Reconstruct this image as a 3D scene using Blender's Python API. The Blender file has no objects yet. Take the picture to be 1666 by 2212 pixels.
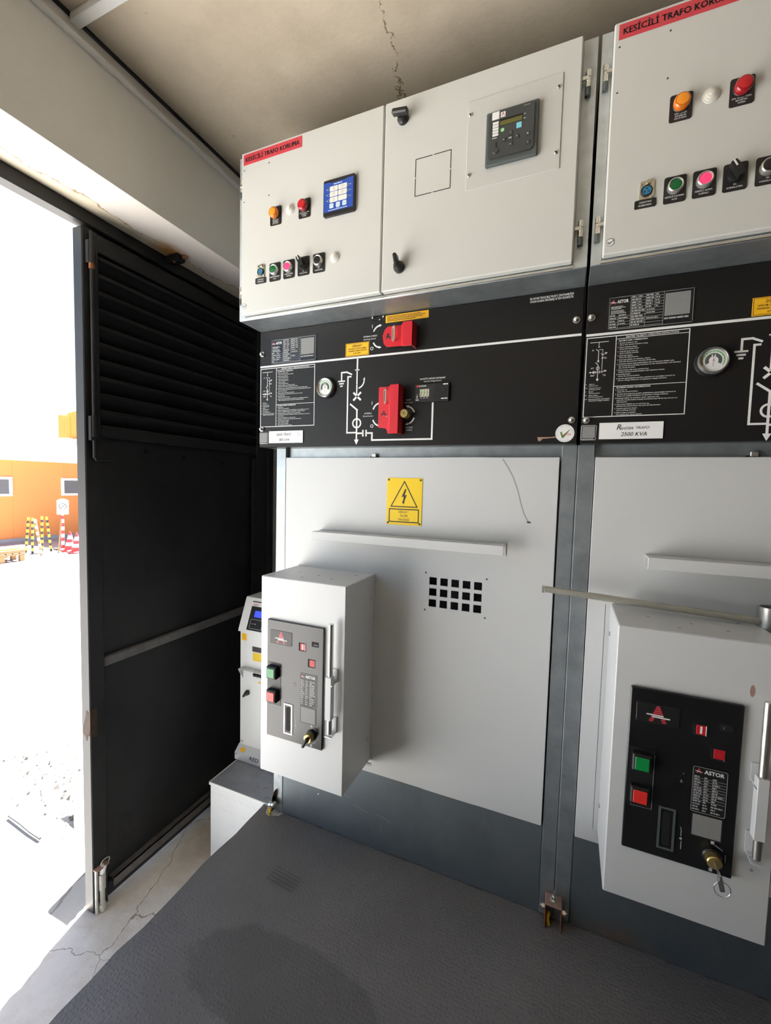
import bpy, bmesh, math, random
from mathutils import Matrix, Vector, noise
random.seed(7)
SC = bpy.context.scene
COL = SC.collection
R = math.radians
PI = math.pi

# ------------------------------------------------------------------ materials
MATS = {}
def _new(name):
    m = bpy.data.materials.new(name); m.use_nodes = True
    nt = m.node_tree
    return m, nt, nt.nodes['Principled BSDF']
def _noise(nt, scale, detail=4, rough=.55, coord='Object', stretch=None):
    tc = nt.nodes.new('ShaderNodeTexCoord'); n = nt.nodes.new('ShaderNodeTexNoise')
    n.inputs['Scale'].default_value = scale; n.inputs['Detail'].default_value = detail
    n.inputs['Roughness'].default_value = rough
    if stretch:
        mp = nt.nodes.new('ShaderNodeMapping'); mp.inputs['Scale'].default_value = stretch
        nt.links.new(tc.outputs[coord], mp.inputs['Vector']); nt.links.new(mp.outputs[0], n.inputs['Vector'])
    else:
        nt.links.new(tc.outputs[coord], n.inputs['Vector'])
    return n
def _ramp(nt, src, stops):
    r = nt.nodes.new('ShaderNodeValToRGB'); e = r.color_ramp.elements
    while len(e) < len(stops): e.new(.5)
    for k, (p, c) in enumerate(stops):
        e[k].position = p; e[k].color = (*c, 1) if len(c) == 3 else c
    nt.links.new(src, r.inputs['Fac']); return r
def _mix(nt, fac, a, b, mode='MIX'):
    m = nt.nodes.new('ShaderNodeMix'); m.data_type = 'RGBA'; m.blend_type = mode
    for sock, v in ((m.inputs[0], fac), (m.inputs[6], a), (m.inputs[7], b)):
        if hasattr(v, 'links') or hasattr(v, 'is_output'): nt.links.new(v, sock)
        elif isinstance(v, (int, float)): sock.default_value = v
        else: sock.default_value = (*v, 1)
    return m.outputs[2]
def _math(nt, op, a, b=None, c=None):
    m = nt.nodes.new('ShaderNodeMath'); m.operation = op
    for k, v in enumerate((a, b, c)):
        if v is None: continue
        if isinstance(v, (int, float)): m.inputs[k].default_value = v
        else: nt.links.new(v, m.inputs[k])
    return m.outputs[0]
def _bump(nt, b, h, strength, dist=.002):
    n = nt.nodes.new('ShaderNodeBump'); n.inputs['Strength'].default_value = strength
    n.inputs['Distance'].default_value = dist
    nt.links.new(h, n.inputs['Height']); nt.links.new(n.outputs[0], b.inputs['Normal'])
def mat(name, col, rough=.5, metal=0., var=0., vscale=6., bump=0., bscale=300., bdist=.0006, emit=0., trans=0., coat=0., spec=None, stretch=None):
    if name in MATS: return MATS[name]
    m, nt, b = _new(name)
    b.inputs['Base Color'].default_value = (*col, 1); b.inputs['Roughness'].default_value = rough
    b.inputs['Metallic'].default_value = metal
    if spec is not None: b.inputs['Specular IOR Level'].default_value = spec
    if coat: b.inputs['Coat Weight'].default_value = coat; b.inputs['Coat Roughness'].default_value = .08
    if var:
        n = _noise(nt, vscale, 5, .6, stretch=stretch)
        r = _ramp(nt, n.outputs['Fac'], [(.3, [c*(1-var) for c in col]), (.72, [min(1, c*(1+var)) for c in col])])
        nt.links.new(r.outputs[0], b.inputs['Base Color'])
    if bump:
        n2 = _noise(nt, bscale, 2); _bump(nt, b, n2.outputs['Fac'], bump, bdist)
    if emit:
        b.inputs['Emission Color'].default_value = (*col, 1); b.inputs['Emission Strength'].default_value = emit
    if trans: b.inputs['Transmission Weight'].default_value = trans
    MATS[name] = m; return m

mat('cabinet_paint', (.60, .605, .575), .42, bump=.12, bscale=420, var=.015, vscale=3)
mat('door_paint', (.62, .63, .63), .4, bump=.08, bscale=500, var=.02, vscale=2.5)
mat('galvanised_light', (.56, .60, .61), .45, .6, var=.12, vscale=26)
mat('galvanised', (.36, .395, .415), .42, .75, var=.16, vscale=22, bump=.03, bscale=60)
mat('galvanised_dark', (.30, .33, .35), .40, .7, var=.18, vscale=9, stretch=(1, 1, .5))
mat('zinc', (.78, .77, .72), .25, .95, var=.06, vscale=40)
mat('steel', (.60, .60, .58), .32, .95, var=.1, vscale=60)
mat('panel_black', (.012, .0112, .0110), .42, bump=.05, bscale=700, spec=.3)
mat('gloss_black', (.011, .011, .012), .24, var=.25, vscale=14, bump=.02, bscale=30)
mat('black_plastic', (.012, .012, .013), .38)
mat('legend_black', (.011, .011, .011), .45)
mat('deep_black', (.004, .004, .004), .8)
mat('print_white', (.80, .81, .80), .5)
mat('print_grey', (.42, .42, .42), .5)
mat('print_black', (.02, .018, .018), .5)
mat('label_red', (.62, .055, .075), .4)
mat('cover_red', (.62, .022, .035), .3, coat=.4, var=.05, vscale=20)
mat('label_yellow', (.95, .51, .013), .45)
mat('sign_yellow', (.90, .62, .01), .42)
mat('qr_blank', (.25, .25, .245), .6, var=.06, vscale=200)
mat('zinc_dull', (.46, .455, .40), .42, .6, var=.12, vscale=40)
mat('rust_dark', (.06, .036, .022), .8, var=.3, vscale=40)
mat('stamp_grey', (.10, .098, .095), .6)
mat('tag_grey', (.14, .14, .14), .35)
mat('label_white', (.84, .84, .84), .5)
mat('cream', (.84, .81, .72), .5)
mat('blue_face', (.018, .075, .42), .4)
mat('key_pale', (.62, .74, .82), .5)
mat('amber', (.85, .22, .012), .18, trans=.25, coat=.6)
mat('amber_core', (.95, .33, .02), .4)
mat('red_lens', (.42, .008, .015), .18, trans=.2, coat=.6)
mat('red_core', (.55, .012, .02), .4)
mat('button_green', (.004, .13, .035), .35)
mat('button_pink', (.95, .045, .15), .35, emit=.35)
mat('button_red', (.80, .035, .03), .35)
mat('square_green', (.006, .26, .06), .3)
mat('bezel', (.72, .71, .68), .28, .85)
mat('plug_white', (.70, .68, .62), .45)
mat('relay_grey', (.085, .10, .098), .42)
mat('relay_dark', (.048, .053, .053), .36)
mat('lcd_olive', (.12, .12, .030), .25)
mat('lcd_pale', (.50, .52, .36), .35)
mat('cyan_key', (.22, .62, .80), .35)
mat('led_green', (.10, .55, .10), .35)
mat('brass', (.62, .46, .17), .28, .9)
mat('nickel', (.62, .58, .46), .28, .9)
mat('socket_blue', (.03, .20, .36), .4)
mat('gauge_face', (.76, .77, .75), .35)
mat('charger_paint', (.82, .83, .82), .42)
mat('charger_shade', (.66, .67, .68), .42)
mat('screen_blue', (.05, .08, .75), .3, emit=.5)
mat('check_green', (.10, .20, .05), .5)
mat('white_paint', (.78, .79, .79), .6, var=.03, vscale=9, bump=.06, bscale=60)
mat('tread_grey', (.30, .31, .33), .5, .2, var=.12, vscale=14)
mat('door_black', (.020, .0198, .0198), .48, spec=.34, var=.3, vscale=5, bump=.05, bscale=120)
mat('bare_metal_strip', (.16, .155, .15), .5, .3, var=.25, vscale=20)
mat('bolt_paint', (.52, .51, .46), .5, .2, var=.2, vscale=30)
mat('rust', (.22, .075, .03), .8, var=.35, vscale=60)
mat('rust_pale', (.36, .22, .17), .8, var=.2, vscale=60)
mat('cable_yellow', (.80, .50, .02), .5)
mat('cable_green', (.05, .25, .05), .5)
mat('conduit_grey', (.88, .87, .84), .55, var=.05, vscale=20)
mat('trunk_white', (.82, .82, .80), .5)
mat('orange_wall', (.58, .20, .045), .5, var=.03, vscale=1.2)
mat('orange_far', (.46, .17, .025), .6)
mat('white_trim', (.82, .80, .80), .5)
mat('window_glass', (.10, .10, .11), .08, spec=.6)
mat('wood', (.20, .115, .045), .7, var=.2, vscale=9, stretch=(1, 6, 1))
mat('rod_yellow', (.85, .52, .03), .5)
mat('cone_red', (.62, .03, .035), .5)
mat('cone_white', (.80, .78, .78), .5)
mat('dark_rubber', (.03, .03, .032), .7)
mat('grey_paving', (.28, .26, .272), .85, var=.1, vscale=2)
mat('stone', (.10, .09, .08), .85, var=.25, vscale=5)
mat('slab_stone', (.50, .45, .36), .85, var=.15, vscale=12)
mat('mark_scuff', (.36, .36, .36), .6)
mat('mark_hole', (.05, .05, .05), .6)
mat('clear_sheet', (.565, .57, .545), .22, coat=.3, bump=.2, bscale=260)
mat('wall_plaster', (.22, .22, .21), .85, var=.06, vscale=4, bump=.1, bscale=90, bdist=.002)

# ---- setting materials with wear of their own
def m_beam():
    m, nt, b = _new('beam_plaster'); b.inputs['Roughness'].default_value = .8
    n = _noise(nt, 5, 6, .6); r = _ramp(nt, n.outputs['Fac'], [(.3, (.84, .835, .79)), (.7, (.89, .885, .84))])
    nt.links.new(r.outputs[0], b.inputs['Base Color'])
    n2 = _noise(nt, 60, 4, .6); _bump(nt, b, n2.outputs['Fac'], .35, .004); return m
def m_soffit():
    m, nt, b = _new('soffit_plaster'); b.inputs['Roughness'].default_value = .85
    tc = nt.nodes.new('ShaderNodeTexCoord'); sx = nt.nodes.new('ShaderNodeSeparateXYZ'); nt.links.new(tc.outputs['Object'], sx.inputs[0])
    n = _noise(nt, 9, 6, .65)
    # cream flaked band next to the door frame, with a ragged edge
    edge = _math(nt, 'ADD', sx.outputs[0], _math(nt, 'MULTIPLY', n.outputs['Fac'], .10))
    band = _math(nt, 'LESS_THAN', edge, -.372)
    col = _mix(nt, band, (.68, .63, .58), (.66, .58, .44))
    line = _math(nt, 'LESS_THAN', _math(nt, 'ABSOLUTE', _math(nt, 'ADD', edge, .371)), .0022)
    col = _mix(nt, line, col, (.34, .25, .14))
    # rust bloom round the broken anchor
    dx = _math(nt, 'MULTIPLY', _math(nt, 'ADD', sx.outputs[0], .435), 1.5)
    dy = _math(nt, 'ADD', sx.outputs[1], -.015)
    d = _math(nt, 'SQRT', _math(nt, 'ADD', _math(nt, 'MULTIPLY', dx, dx), _math(nt, 'MULTIPLY', dy, dy)))
    d = _math(nt, 'ADD', d, _math(nt, 'MULTIPLY', n.outputs['Fac'], .09))
    rr = _ramp(nt, d, [(.06, (1, 1, 1)), (.145, (0, 0, 0))])
    col = _mix(nt, rr.outputs[0], col, (.42, .19, .045))
    nt.links.new(col, b.inputs['Base Color'])
    _bump(nt, b, n.outputs['Fac'], .4, .006); return m
def m_ceiling():
    m, nt, b = _new('ceiling_concrete'); b.inputs['Roughness'].default_value = .9
    tc = nt.nodes.new('ShaderNodeTexCoord'); sx = nt.nodes.new('ShaderNodeSeparateXYZ'); nt.links.new(tc.outputs['Object'], sx.inputs[0])
    n = _noise(nt, 3.2, 8, .65)
    r = _ramp(nt, n.outputs['Fac'], [(.25, (.42, .355, .265)), (.5, (.55, .475, .365)), (.75, (.62, .54, .42))])
    sp = _noise(nt, 38, 3, .5); spots = _ramp(nt, sp.outputs['Fac'], [(.74, (1, 1, 1)), (.79, (.6, .57, .53))])
    col = _mix(nt, 1.0, r.outputs[0], spots.outputs[0], 'MULTIPLY')
    # long ragged crack running across the slab
    nc = _noise(nt, 9, 6, .7)
    wob = _math(nt, 'MULTIPLY', _math(nt, 'SUBTRACT', nc.outputs['Fac'], .5), .16)
    cl = _math(nt, 'ADD', _math(nt, 'MULTIPLY', sx.outputs[1], .16), _math(nt, 'ADD', _math(nt, 'SUBTRACT', sx.outputs[0], .470), wob))
    wd = _noise(nt, 30, 3, .6)
    thr = _math(nt, 'MULTIPLY', _math(nt, 'SUBTRACT', wd.outputs['Fac'], .38), .016)
    crack = _math(nt, 'LESS_THAN', _math(nt, 'ABSOLUTE', cl), thr)
    col = _mix(nt, crack, col, (.20, .15, .10))
    nt.links.new(col, b.inputs['Base Color'])
    n2 = _noise(nt, 70, 4, .6); _bump(nt, b, n2.outputs['Fac'], .25, .003); return m
def m_concrete(name, a, c, crk=(.16, .13, .10), bscale=45, cw=.0042, vs=2.2, dirt=0.):
    m, nt, b = _new(name); b.inputs['Roughness'].default_value = .9
    n = _noise(nt, 4.5, 8, .65); r = _ramp(nt, n.outputs['Fac'], [(.3, a), (.72, c)])
    dn = _noise(nt, 2.6, 6, .7); dr = _ramp(nt, dn.outputs['Fac'], [(.44, (0, 0, 0)), (.66, (1, 1, 1))])
    base = _mix(nt, _math(nt, 'MULTIPLY', dr.outputs[0], dirt), r.outputs[0], (.40, .315, .22))
    tc = nt.nodes.new('ShaderNodeTexCoord'); nw = _noise(nt, 6, 5, .6)
    v = nt.nodes.new('ShaderNodeTexVoronoi'); v.feature = 'DISTANCE_TO_EDGE'; v.inputs['Scale'].default_value = vs
    add = nt.nodes.new('ShaderNodeVectorMath'); add.operation = 'MULTIPLY_ADD'
    nt.links.new(nw.outputs['Color'], add.inputs[0]); add.inputs[1].default_value = (.10, .10, .10)
    nt.links.new(tc.outputs['Object'], add.inputs[2]); nt.links.new(add.outputs[0], v.inputs['Vector'])
    ck = _math(nt, 'LESS_THAN', v.outputs['Distance'], cw)
    col = _mix(nt, ck, base, crk); nt.links.new(col, b.inputs['Base Color'])
    n2 = _noise(nt, bscale, 5, .65); _bump(nt, b, n2.outputs['Fac'], .4, .004); return m
def m_mat():
    m, nt, b = _new('rubber_mat')
    tc = nt.nodes.new('ShaderNodeTexCoord'); sx = nt.nodes.new('ShaderNodeSeparateXYZ'); nt.links.new(tc.outputs['Object'], sx.inputs[0])
    n = _noise(nt, 3, 6, .6); r = _ramp(nt, n.outputs['Fac'], [(.3, (.146, .138, .129)), (.7, (.180, .171, .160))])
    n3 = _noise(nt, 7, 4, .6)
    dx = _math(nt, 'MULTIPLY', _math(nt, 'ADD', sx.outputs[0], -.40), .75); dy = _math(nt, 'MULTIPLY', _math(nt, 'ADD', sx.outputs[1], .42), 1.7)
    d = _math(nt, 'SQRT', _math(nt, 'ADD', _math(nt, 'MULTIPLY', dx, dx), _math(nt, 'MULTIPLY', dy, dy)))
    d = _math(nt, 'ADD', d, _math(nt, 'MULTIPLY', n3.outputs['Fac'], .13))
    wet = _ramp(nt, d, [(.245, (1, 1, 1)), (.262, (0, 0, 0))])
    col = _mix(nt, _math(nt, 'MULTIPLY', wet.outputs[0], .36), r.outputs[0], (.048, .046, .043))
    nt.links.new(col, b.inputs['Base Color'])
    b.inputs['Roughness'].default_value = .55
    v = nt.nodes.new('ShaderNodeTexVoronoi'); v.inputs['Scale'].default_value = 105; v.inputs['Randomness'].default_value = .55
    nt.links.new(tc.outputs['Object'], v.inputs['Vector'])
    hh = _ramp(nt, v.outputs['Distance'], [(.28, (1, 1, 1)), (.5, (0, 0, 0))])
    n2 = _noise(nt, 400, 2); h2 = _math(nt, 'ADD', hh.outputs[0], _math(nt, 'MULTIPLY', n2.outputs['Fac'], .3))
    _bump(nt, b, h2, .55, .0012); return m
def m_plinth():
    m, nt, b = _new('plinth_steel'); b.inputs['Roughness'].default_value = .42; b.inputs['Metallic'].default_value = .6
    n = _noise(nt, 5, 6, .65, stretch=(1, 1, .6)); r = _ramp(nt, n.outputs['Fac'], [(.3, (.165, .19, .21)), (.72, (.235, .265, .29))])
    s = _noise(nt, 26, 4, .7, stretch=(1, 1, .12)); sc = _ramp(nt, s.outputs['Fac'], [(.66, (0, 0, 0)), (.78, (.5, .5, .5))])
    col = _mix(nt, sc.outputs[0], r.outputs[0], (.50, .53, .54))
    tc = nt.nodes.new('ShaderNodeTexCoord'); sx = nt.nodes.new('ShaderNodeSeparateXYZ'); nt.links.new(tc.outputs['Object'], sx.inputs[0])
    n3 = _noise(nt, 12, 4, .6)
    dx = _math(nt, 'MULTIPLY', _math(nt, 'ADD', sx.outputs[0], -1.16), .9); dz = _math(nt, 'MULTIPLY', sx.outputs[2], 1.3)
    d = _math(nt, 'SQRT', _math(nt, 'ADD', _math(nt, 'MULTIPLY', dx, dx), _math(nt, 'MULTIPLY', dz, dz)))
    d = _math(nt, 'ADD', d, _math(nt, 'MULTIPLY', n3.outputs['Fac'], .06))
    ru = _ramp(nt, d, [(.045, (1, 1, 1)), (.12, (0, 0, 0))])
    col = _mix(nt, _math(nt, 'MULTIPLY', ru.outputs[0], .55), col, (.30, .17, .07))
    nt.links.new(col, b.inputs['Base Color']); return m
MATS['beam'] = m_beam(); MATS['soffit'] = m_soffit(); MATS['ceiling'] = m_ceiling()
MATS['floor'] = m_concrete('floor_concrete', (.60, .565, .51), (.74, .71, .66), crk=(.30, .26, .21), cw=.003, dirt=.6)
MATS['yard'] = m_concrete('yard_concrete', (.26, .255, .243), (.31, .303, .29), crk=(.17, .16, .145), cw=.006, vs=1.1)
MATS['mat'] = m_mat(); MATS['plinth'] = m_plinth()

# ------------------------------------------------------------------ mesh builder
_TXT = {}
def _text_mesh(s, bold, shear):
    key = (s, bold, shear)
    if key in _TXT: return _TXT[key]
    c = bpy.data.curves.new('t', 'FONT'); c.body = s; c.size = 1; c.resolution_u = 2; c.shear = shear
    c.offset = bold; c.fill_mode = 'FRONT'
    o = bpy.data.objects.new('t', c)
    me = bpy.data.meshes.new_from_object(o)
    vs = [(v.co.x, v.co.y) for v in me.vertices]; fs = [tuple(p.vertices) for p in me.polygons]
    bpy.data.objects.remove(o); bpy.data.curves.remove(c); bpy.data.meshes.remove(me)
    if vs:
        x0 = min(v[0] for v in vs); x1 = max(v[0] for v in vs)
    else: x0, x1 = 0, 1
    _TXT[key] = (vs, fs, x0, x1); return _TXT[key]

class MB:
    def __init__(s): s.v = []; s.f = []; s.mi = []; s.mats = []; s.M = None; s.flat = set()
    def _m(s, m):
        if m not in s.mats: s.mats.append(m)
        return s.mats.index(m)
    def add(s, vs, fs, m):
        k = len(s.v); i = s._m(m)
        if s.M is not None: vs = [tuple(s.M @ Vector(v)) for v in vs]
        s.v += vs
        for f in fs: s.f.append(tuple(k+a for a in f)); s.mi.append(i)
    def box(s, x0, x1, y0, y1, z0, z1, m, b=0.):
        x0, x1 = sorted((x0, x1)); y0, y1 = sorted((y0, y1)); z0, z1 = sorted((z0, z1))
        if b <= 0:
            vs = [(x, y, z) for z in (z0, z1) for y in (y0, y1) for x in (x0, x1)]
            return s.add(vs, [(0, 2, 3, 1), (4, 5, 7, 6), (0, 1, 5, 4), (2, 6, 7, 3), (0, 4, 6, 2), (1, 3, 7, 5)], m)
        b = min(b, (x1-x0)*.49, (y1-y0)*.49, (z1-z0)*.49)
        lo, hi = (x0, y0, z0), (x1, y1, z1); idx = {}; vs = []
        for sx in (0, 1):
            for sy in (0, 1):
                for sz in (0, 1):
                    for ax in range(3):
                        c = []
                        for k, sg in enumerate((sx, sy, sz)):
                            e = hi[k] if sg else lo[k]
                            c.append(e if k == ax else (e-b if sg else e+b))
                        idx[(sx, sy, sz, ax)] = len(vs); vs.append(tuple(c))
        fs = []
        def q(*ks): fs.append(tuple(idx[k] for k in ks))
        for ax in range(3):
            o1, o2 = (ax+1) % 3, (ax+2) % 3
            for sg in (0, 1):
                ring = []
                for a, c in ((0, 0), (1, 0), (1, 1), (0, 1)):
                    t = [0, 0, 0]; t[ax] = sg; t[o1] = a; t[o2] = c; ring.append((*t, ax))
                if not sg: ring.reverse()
                q(*ring)
        for ax in range(3):
            o1, o2 = (ax+1) % 3, (ax+2) % 3
            for a in (0, 1):
                for c in (0, 1):
                    t0 = [0, 0, 0]; t1 = [0, 0, 0]; t0[o1] = t1[o1] = a; t0[o2] = t1[o2] = c; t1[ax] = 1
                    r = [(*t0, o1), (*t1, o1), (*t1, o2), (*t0, o2)]
                    if (a ^ c): r.reverse()
                    q(*r)
        for sx in (0, 1):
            for sy in (0, 1):
                for sz in (0, 1):
                    r = [(sx, sy, sz, 0), (sx, sy, sz, 1), (sx, sy, sz, 2)]
                    if (sx+sy+sz) % 2 == 0: r.reverse()
                    q(*r)
        s.add(vs, fs, m)
    # outline in the front (x,z) plane, extruded from y0 (front) back to y1
    def prism(s, pts, y0, y1, m):
        n = len(pts); A = sum(pts[i][0]*pts[(i+1) % n][1]-pts[(i+1) % n][0]*pts[i][1] for i in range(n))
        if A < 0: pts = pts[::-1]
        vs = [(p[0], y0, p[1]) for p in pts]+[(p[0], y1, p[1]) for p in pts]
        fs = [tuple(range(n)), tuple(range(2*n-1, n-1, -1))]
        fs += [(i, i+n, (i+1) % n+n, (i+1) % n) for i in range(n)]
        s.add(vs, fs, m)
    def rrect(s, x0, z0, x1, z1, r, y0, y1, m, n=4):
        s.prism(rr(x0, z0, x1, z1, r, n), y0, y1, m)
    def plate(s, x0, z0, x1, z1, y, m, t=.0006): s.box(x0, x1, y-t, y, z0, z1, m)
    def line(s, pts, w, y, m, t=.0004, close=False):
        if close: pts = list(pts)+[pts[0]]
        for k, (a, b) in enumerate(zip(pts, pts[1:])):
            dx, dz = b[0]-a[0], b[1]-a[1]; L = math.hypot(dx, dz) or 1e-9; ux, uz = dx/L, dz/L
            e = w/2*.98 if close or 0 < k else 0; e2 = w/2*.98 if close or k < len(pts)-2 else 0
            a2 = (a[0]-ux*e, a[1]-uz*e); b2 = (b[0]+ux*e2, b[1]+uz*e2); nx, nz = -uz*w/2, ux*w/2
            s.prism([(a2[0]+nx, a2[1]+nz), (a2[0]-nx, a2[1]-nz), (b2[0]-nx, b2[1]-nz), (b2[0]+nx, b2[1]+nz)], y-t-k*1e-6, y, m)
    def arc(s, cx, cz, r, a0, a1, w, y, m, n=16, t=.0004):
        for k in range(n):
            p = []
            for a, rad in ((k, r-w/2), (k+1, r-w/2), (k+1, r+w/2), (k, r+w/2)):
                an = R(a0+(a1-a0)*a/n); p.append((cx+rad*math.cos(an), cz+rad*math.sin(an)))
            s.prism(p, y-t, y, m)
    def disc(s, cx, cz, r, y, m, t=.0006, n=24): s.prism([(cx+r*math.cos(2*PI*k/n), cz+r*math.sin(2*PI*k/n)) for k in range(n)], y-t, y, m)
    def lathe(s, prof, o, ax, m, n=24, cap=True):
        ax = Vector(ax).normalized(); u = ax.orthogonal().normalized(); w = ax.cross(u); o = Vector(o); vs = []; fs = []
        for (r, t) in prof:
            for k in range(n):
                a = 2*PI*k/n; vs.append(tuple(o+ax*t+u*(r*math.cos(a))+w*(r*math.sin(a))))
        for j in range(len(prof)-1):
            for k in range(n): fs.append((j*n+k, j*n+(k+1) % n, (j+1)*n+(k+1) % n, (j+1)*n+k))
        if cap:
            fs.append(tuple(range(n-1, -1, -1))); fs.append(tuple(range((len(prof)-1)*n, len(prof)*n)))
        s.add(vs, fs, m)
    def cyl(s, p0, p1, r, m, n=20, r1=None, b=0.):
        p0, p1 = Vector(p0), Vector(p1); L = (p1-p0).length; r1 = r if r1 is None else r1
        prof = [(r, 0), (r1, L)] if b <= 0 else [(r-b, 0), (r, b), (r1, L-b), (r1-b, L)]
        s.lathe(prof, p0, p1-p0, m, n)
    def tube(s, path, r, m, n=10, close=False):
        P = [Vector(p) for p in path]; N = len(P); vs = []; fs = []; up = None
        for i, p in enumerate(P):
            if close: t = P[(i+1) % N]-P[i-1]
            else: t = P[min(i+1, N-1)]-P[max(i-1, 0)]
            t.normalize()
            if up is None: up = t.orthogonal().normalized()
            else: up = (up-t*up.dot(t)).normalized()
            w = t.cross(up)
            for k in range(n):
                a = 2*PI*k/n; vs.append(tuple(p+up*(r*math.cos(a))+w*(r*math.sin(a))))
        for i in range(N if close else N-1):
            j = (i+1) % N
            for k in range(n): fs.append((i*n+k, i*n+(k+1) % n, j*n+(k+1) % n, j*n+k))
        if not close: fs += [tuple(range(n-1, -1, -1)), tuple(range((N-1)*n, N*n))]
        s.add(vs, fs, m)
    def text(s, t, x, z, h, y, m, al='c', w=None, bold=0., shear=0., rot=0.):
        vs, fs, x0, x1 = _text_mesh(t, bold, shear); k = h/.727; sx = k
        if w: sx = w/max(x1-x0, 1e-6)
        off = -(x0+x1)/2 if al == 'c' else (-x0 if al == 'l' else -x1)
        ca, sa = math.cos(rot), math.sin(rot); out = []
        for (a, b) in vs:
            p, q = (a+off)*sx, b*k; out.append((x+p*ca-q*sa, y-.0004, z+p*sa+q*ca))
        s.add(out, fs, m)
    def bars(s, x0, z, w, h, y, m, frag=.004):     # a row of print too small to read
        x = x0
        while x < x0+w:
            L = frag*random.uniform(.5, 1.6); L = min(L, x0+w-x)
            s.plate(x, z, x+L, z+h, y, m, .0004); x += L+h*.45
    def build(s, name):
        me = bpy.data.meshes.new(name); me.from_pydata(s.v, [], s.f); me.update()
        for m in s.mats: me.materials.append(MATS[m])
        me.polygons.foreach_set('material_index', s.mi)
        me.polygons.foreach_set('use_smooth', [True]*len(s.f))
        bm = bmesh.new(); bm.from_mesh(me); bmesh.ops.recalc_face_normals(bm, faces=bm.faces); bm.to_mesh(me); bm.free()
        me.set_sharp_from_angle(angle=R(32)); me.update()
        o = bpy.data.objects.new(name, me); COL.objects.link(o)
        return o
def root_of(p):
    while p.parent is not None: p = p.parent
    return p
def rr(x0, z0, x1, z1, r, n=4):
    p = []
    for cx, cz, a0 in ((x1-r, z1-r, 0), (x0+r, z1-r, 90), (x0+r, z0+r, 180), (x1-r, z0+r, 270)):
        for k in range(n+1):
            a = R(a0+90*k/n); p.append((cx+r*math.cos(a), cz+r*math.sin(a)))
    return p
def thing(name, label, cat, loc=(0, 0, 0), group=None):
    o = bpy.data.objects.new(name, None); COL.objects.link(o); o.location = loc; o.empty_display_size = .1
    return tag(o, label, cat, group)
def tag(o, label, cat, group=None, kind=None):
    o['label'] = label; o['category'] = cat
    if group: o['group'] = group
    if kind: o['kind'] = kind
    return o
def struct(o, label=None):
    o['kind'] = 'structure'
    if label: o['label'] = label
    return o
def part(mb, name, parent, label=None):
    o = mb.build(name)
    o.parent = parent
    if parent.parent is None: o.matrix_parent_inverse = Matrix.Translation(-parent.location)
    if label: o['label'] = label
    return o

# ------------------------------------------------------------------ setting
FZ = -.33          # low floor strip inside the doorway; the equipment stands on a platform whose mat top is z = 0
def one(fn, name): b = MB(); fn(b); return b.build(name)
struct(one(lambda b: b.box(-.004, 6.0, -2.3, 1.15, FZ-.1, -.005, 'floor'), 'floor'), 'raised concrete platform under the switchgear')
def _strip(b):
    P = [(-.62, .70), (-.60, -.18), (-.535, -.262), (-.526, -.285), (-.511, -.351), (-.467, -.457), (-.439, -.57), (-.40, -.70), (-.37, -.9), (-.36, -1.95), (-.004, -1.95), (-.004, .70)]
    # subdivide the outer edge so that it is ragged like broken concrete
    Q = []
    for k, p in enumerate(P):
        q = P[(k+1) % len(P)]; Q.append(p)
        if p[0] < -.3 and q[0] < -.3 and p[1] < .69:
            for t in (.25, .5, .75): Q.append((p[0]+(q[0]-p[0])*t+random.uniform(-.006, .006), p[1]+(q[1]-p[1])*t))
    n = len(Q); vs = [(x, y, FZ) for x, y in Q]+[(x-.01 if x < -.3 else x, y, FZ-.16) for x, y in Q]
    b.add(vs, [tuple(range(n)), tuple(range(2*n-1, n-1, -1))]+[(i, i+n, (i+1) % n+n, (i+1) % n) for i in range(n)], 'floor')
struct(one(_strip, 'floor_threshold'), 'pale cracked concrete threshold strip beside the black door')
struct(one(lambda b: b.box(-.9, 6.15, -2.45, 1.3, 2.405, 2.6, 'ceiling'), 'ceiling'), 'raw brown concrete ceiling slab with a ragged crack')
def _beam(b):
    b.box(-.62, -.2735, -1.95, .69, 2.0513, 2.405, 'beam')
struct(one(_beam, 'wall_left'), 'plastered lintel beam over the doorway')
struct(one(lambda b: b.box(-.6195, -.274, -1.949, .689, 2.0503, 2.0513, 'soffit'), 'trim_1'), 'flaking cream soffit under the lintel beam')
struct(one(lambda b: (b.box(-.62, -.2735, .69, 1.3, FZ-.1, 2.405, 'wall_plaster'), b.box(-.62, -.2735, -2.45, -1.95, FZ-.1, 2.405, 'wall_plaster')), 'wall_left_piers'))
struct(one(lambda b: b.box(-.2735, 6.15, 1.15, 1.3, FZ-.1, 2.405, 'wall_plaster'), 'wall_back'))
struct(one(lambda b: b.box(-.2735, 6.15, -2.45, -2.3, FZ-.1, 2.405, 'wall_plaster'), 'wall_front'))
struct(one(lambda b: b.box(6.0, 6.15, -2.3, 1.15, FZ-.1, 2.405, 'wall_plaster'), 'wall_right'))
struct(one(lambda b: b.box(-.2735, -.264, -1.95, .69, 2.3985, 2.405, 'dark_rubber'), 'trim_2'), 'dark joint between beam and ceiling')
def _hdr(b):
    b.box(-.517, -.471, -1.95, .69, 2.007, 2.0503, 'door_black', .003)
    b.box(-.517, -.471, .642, .69, FZ, 2.007, 'door_black', .003)
    b.box(-.497, -.49, .60, .645, FZ, 2.007, 'door_black'); b.box(-.525, -.5175, -.255, .69, 1.97, 2.05, 'door_black')
hd = struct(one(_hdr, 'trim_3'), 'black steel frame of the doorway')
b = MB()
b.box(-.468, -.405, .020, .062, 2.026, 2.0502, 'deep_black', .006); b.cyl((-.44, .03, 2.03), (-.395, .055, 2.05), .009, 'rust', 8)
part(b, 'anchor', hd, 'rusty anchor stub in the soffit')

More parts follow.
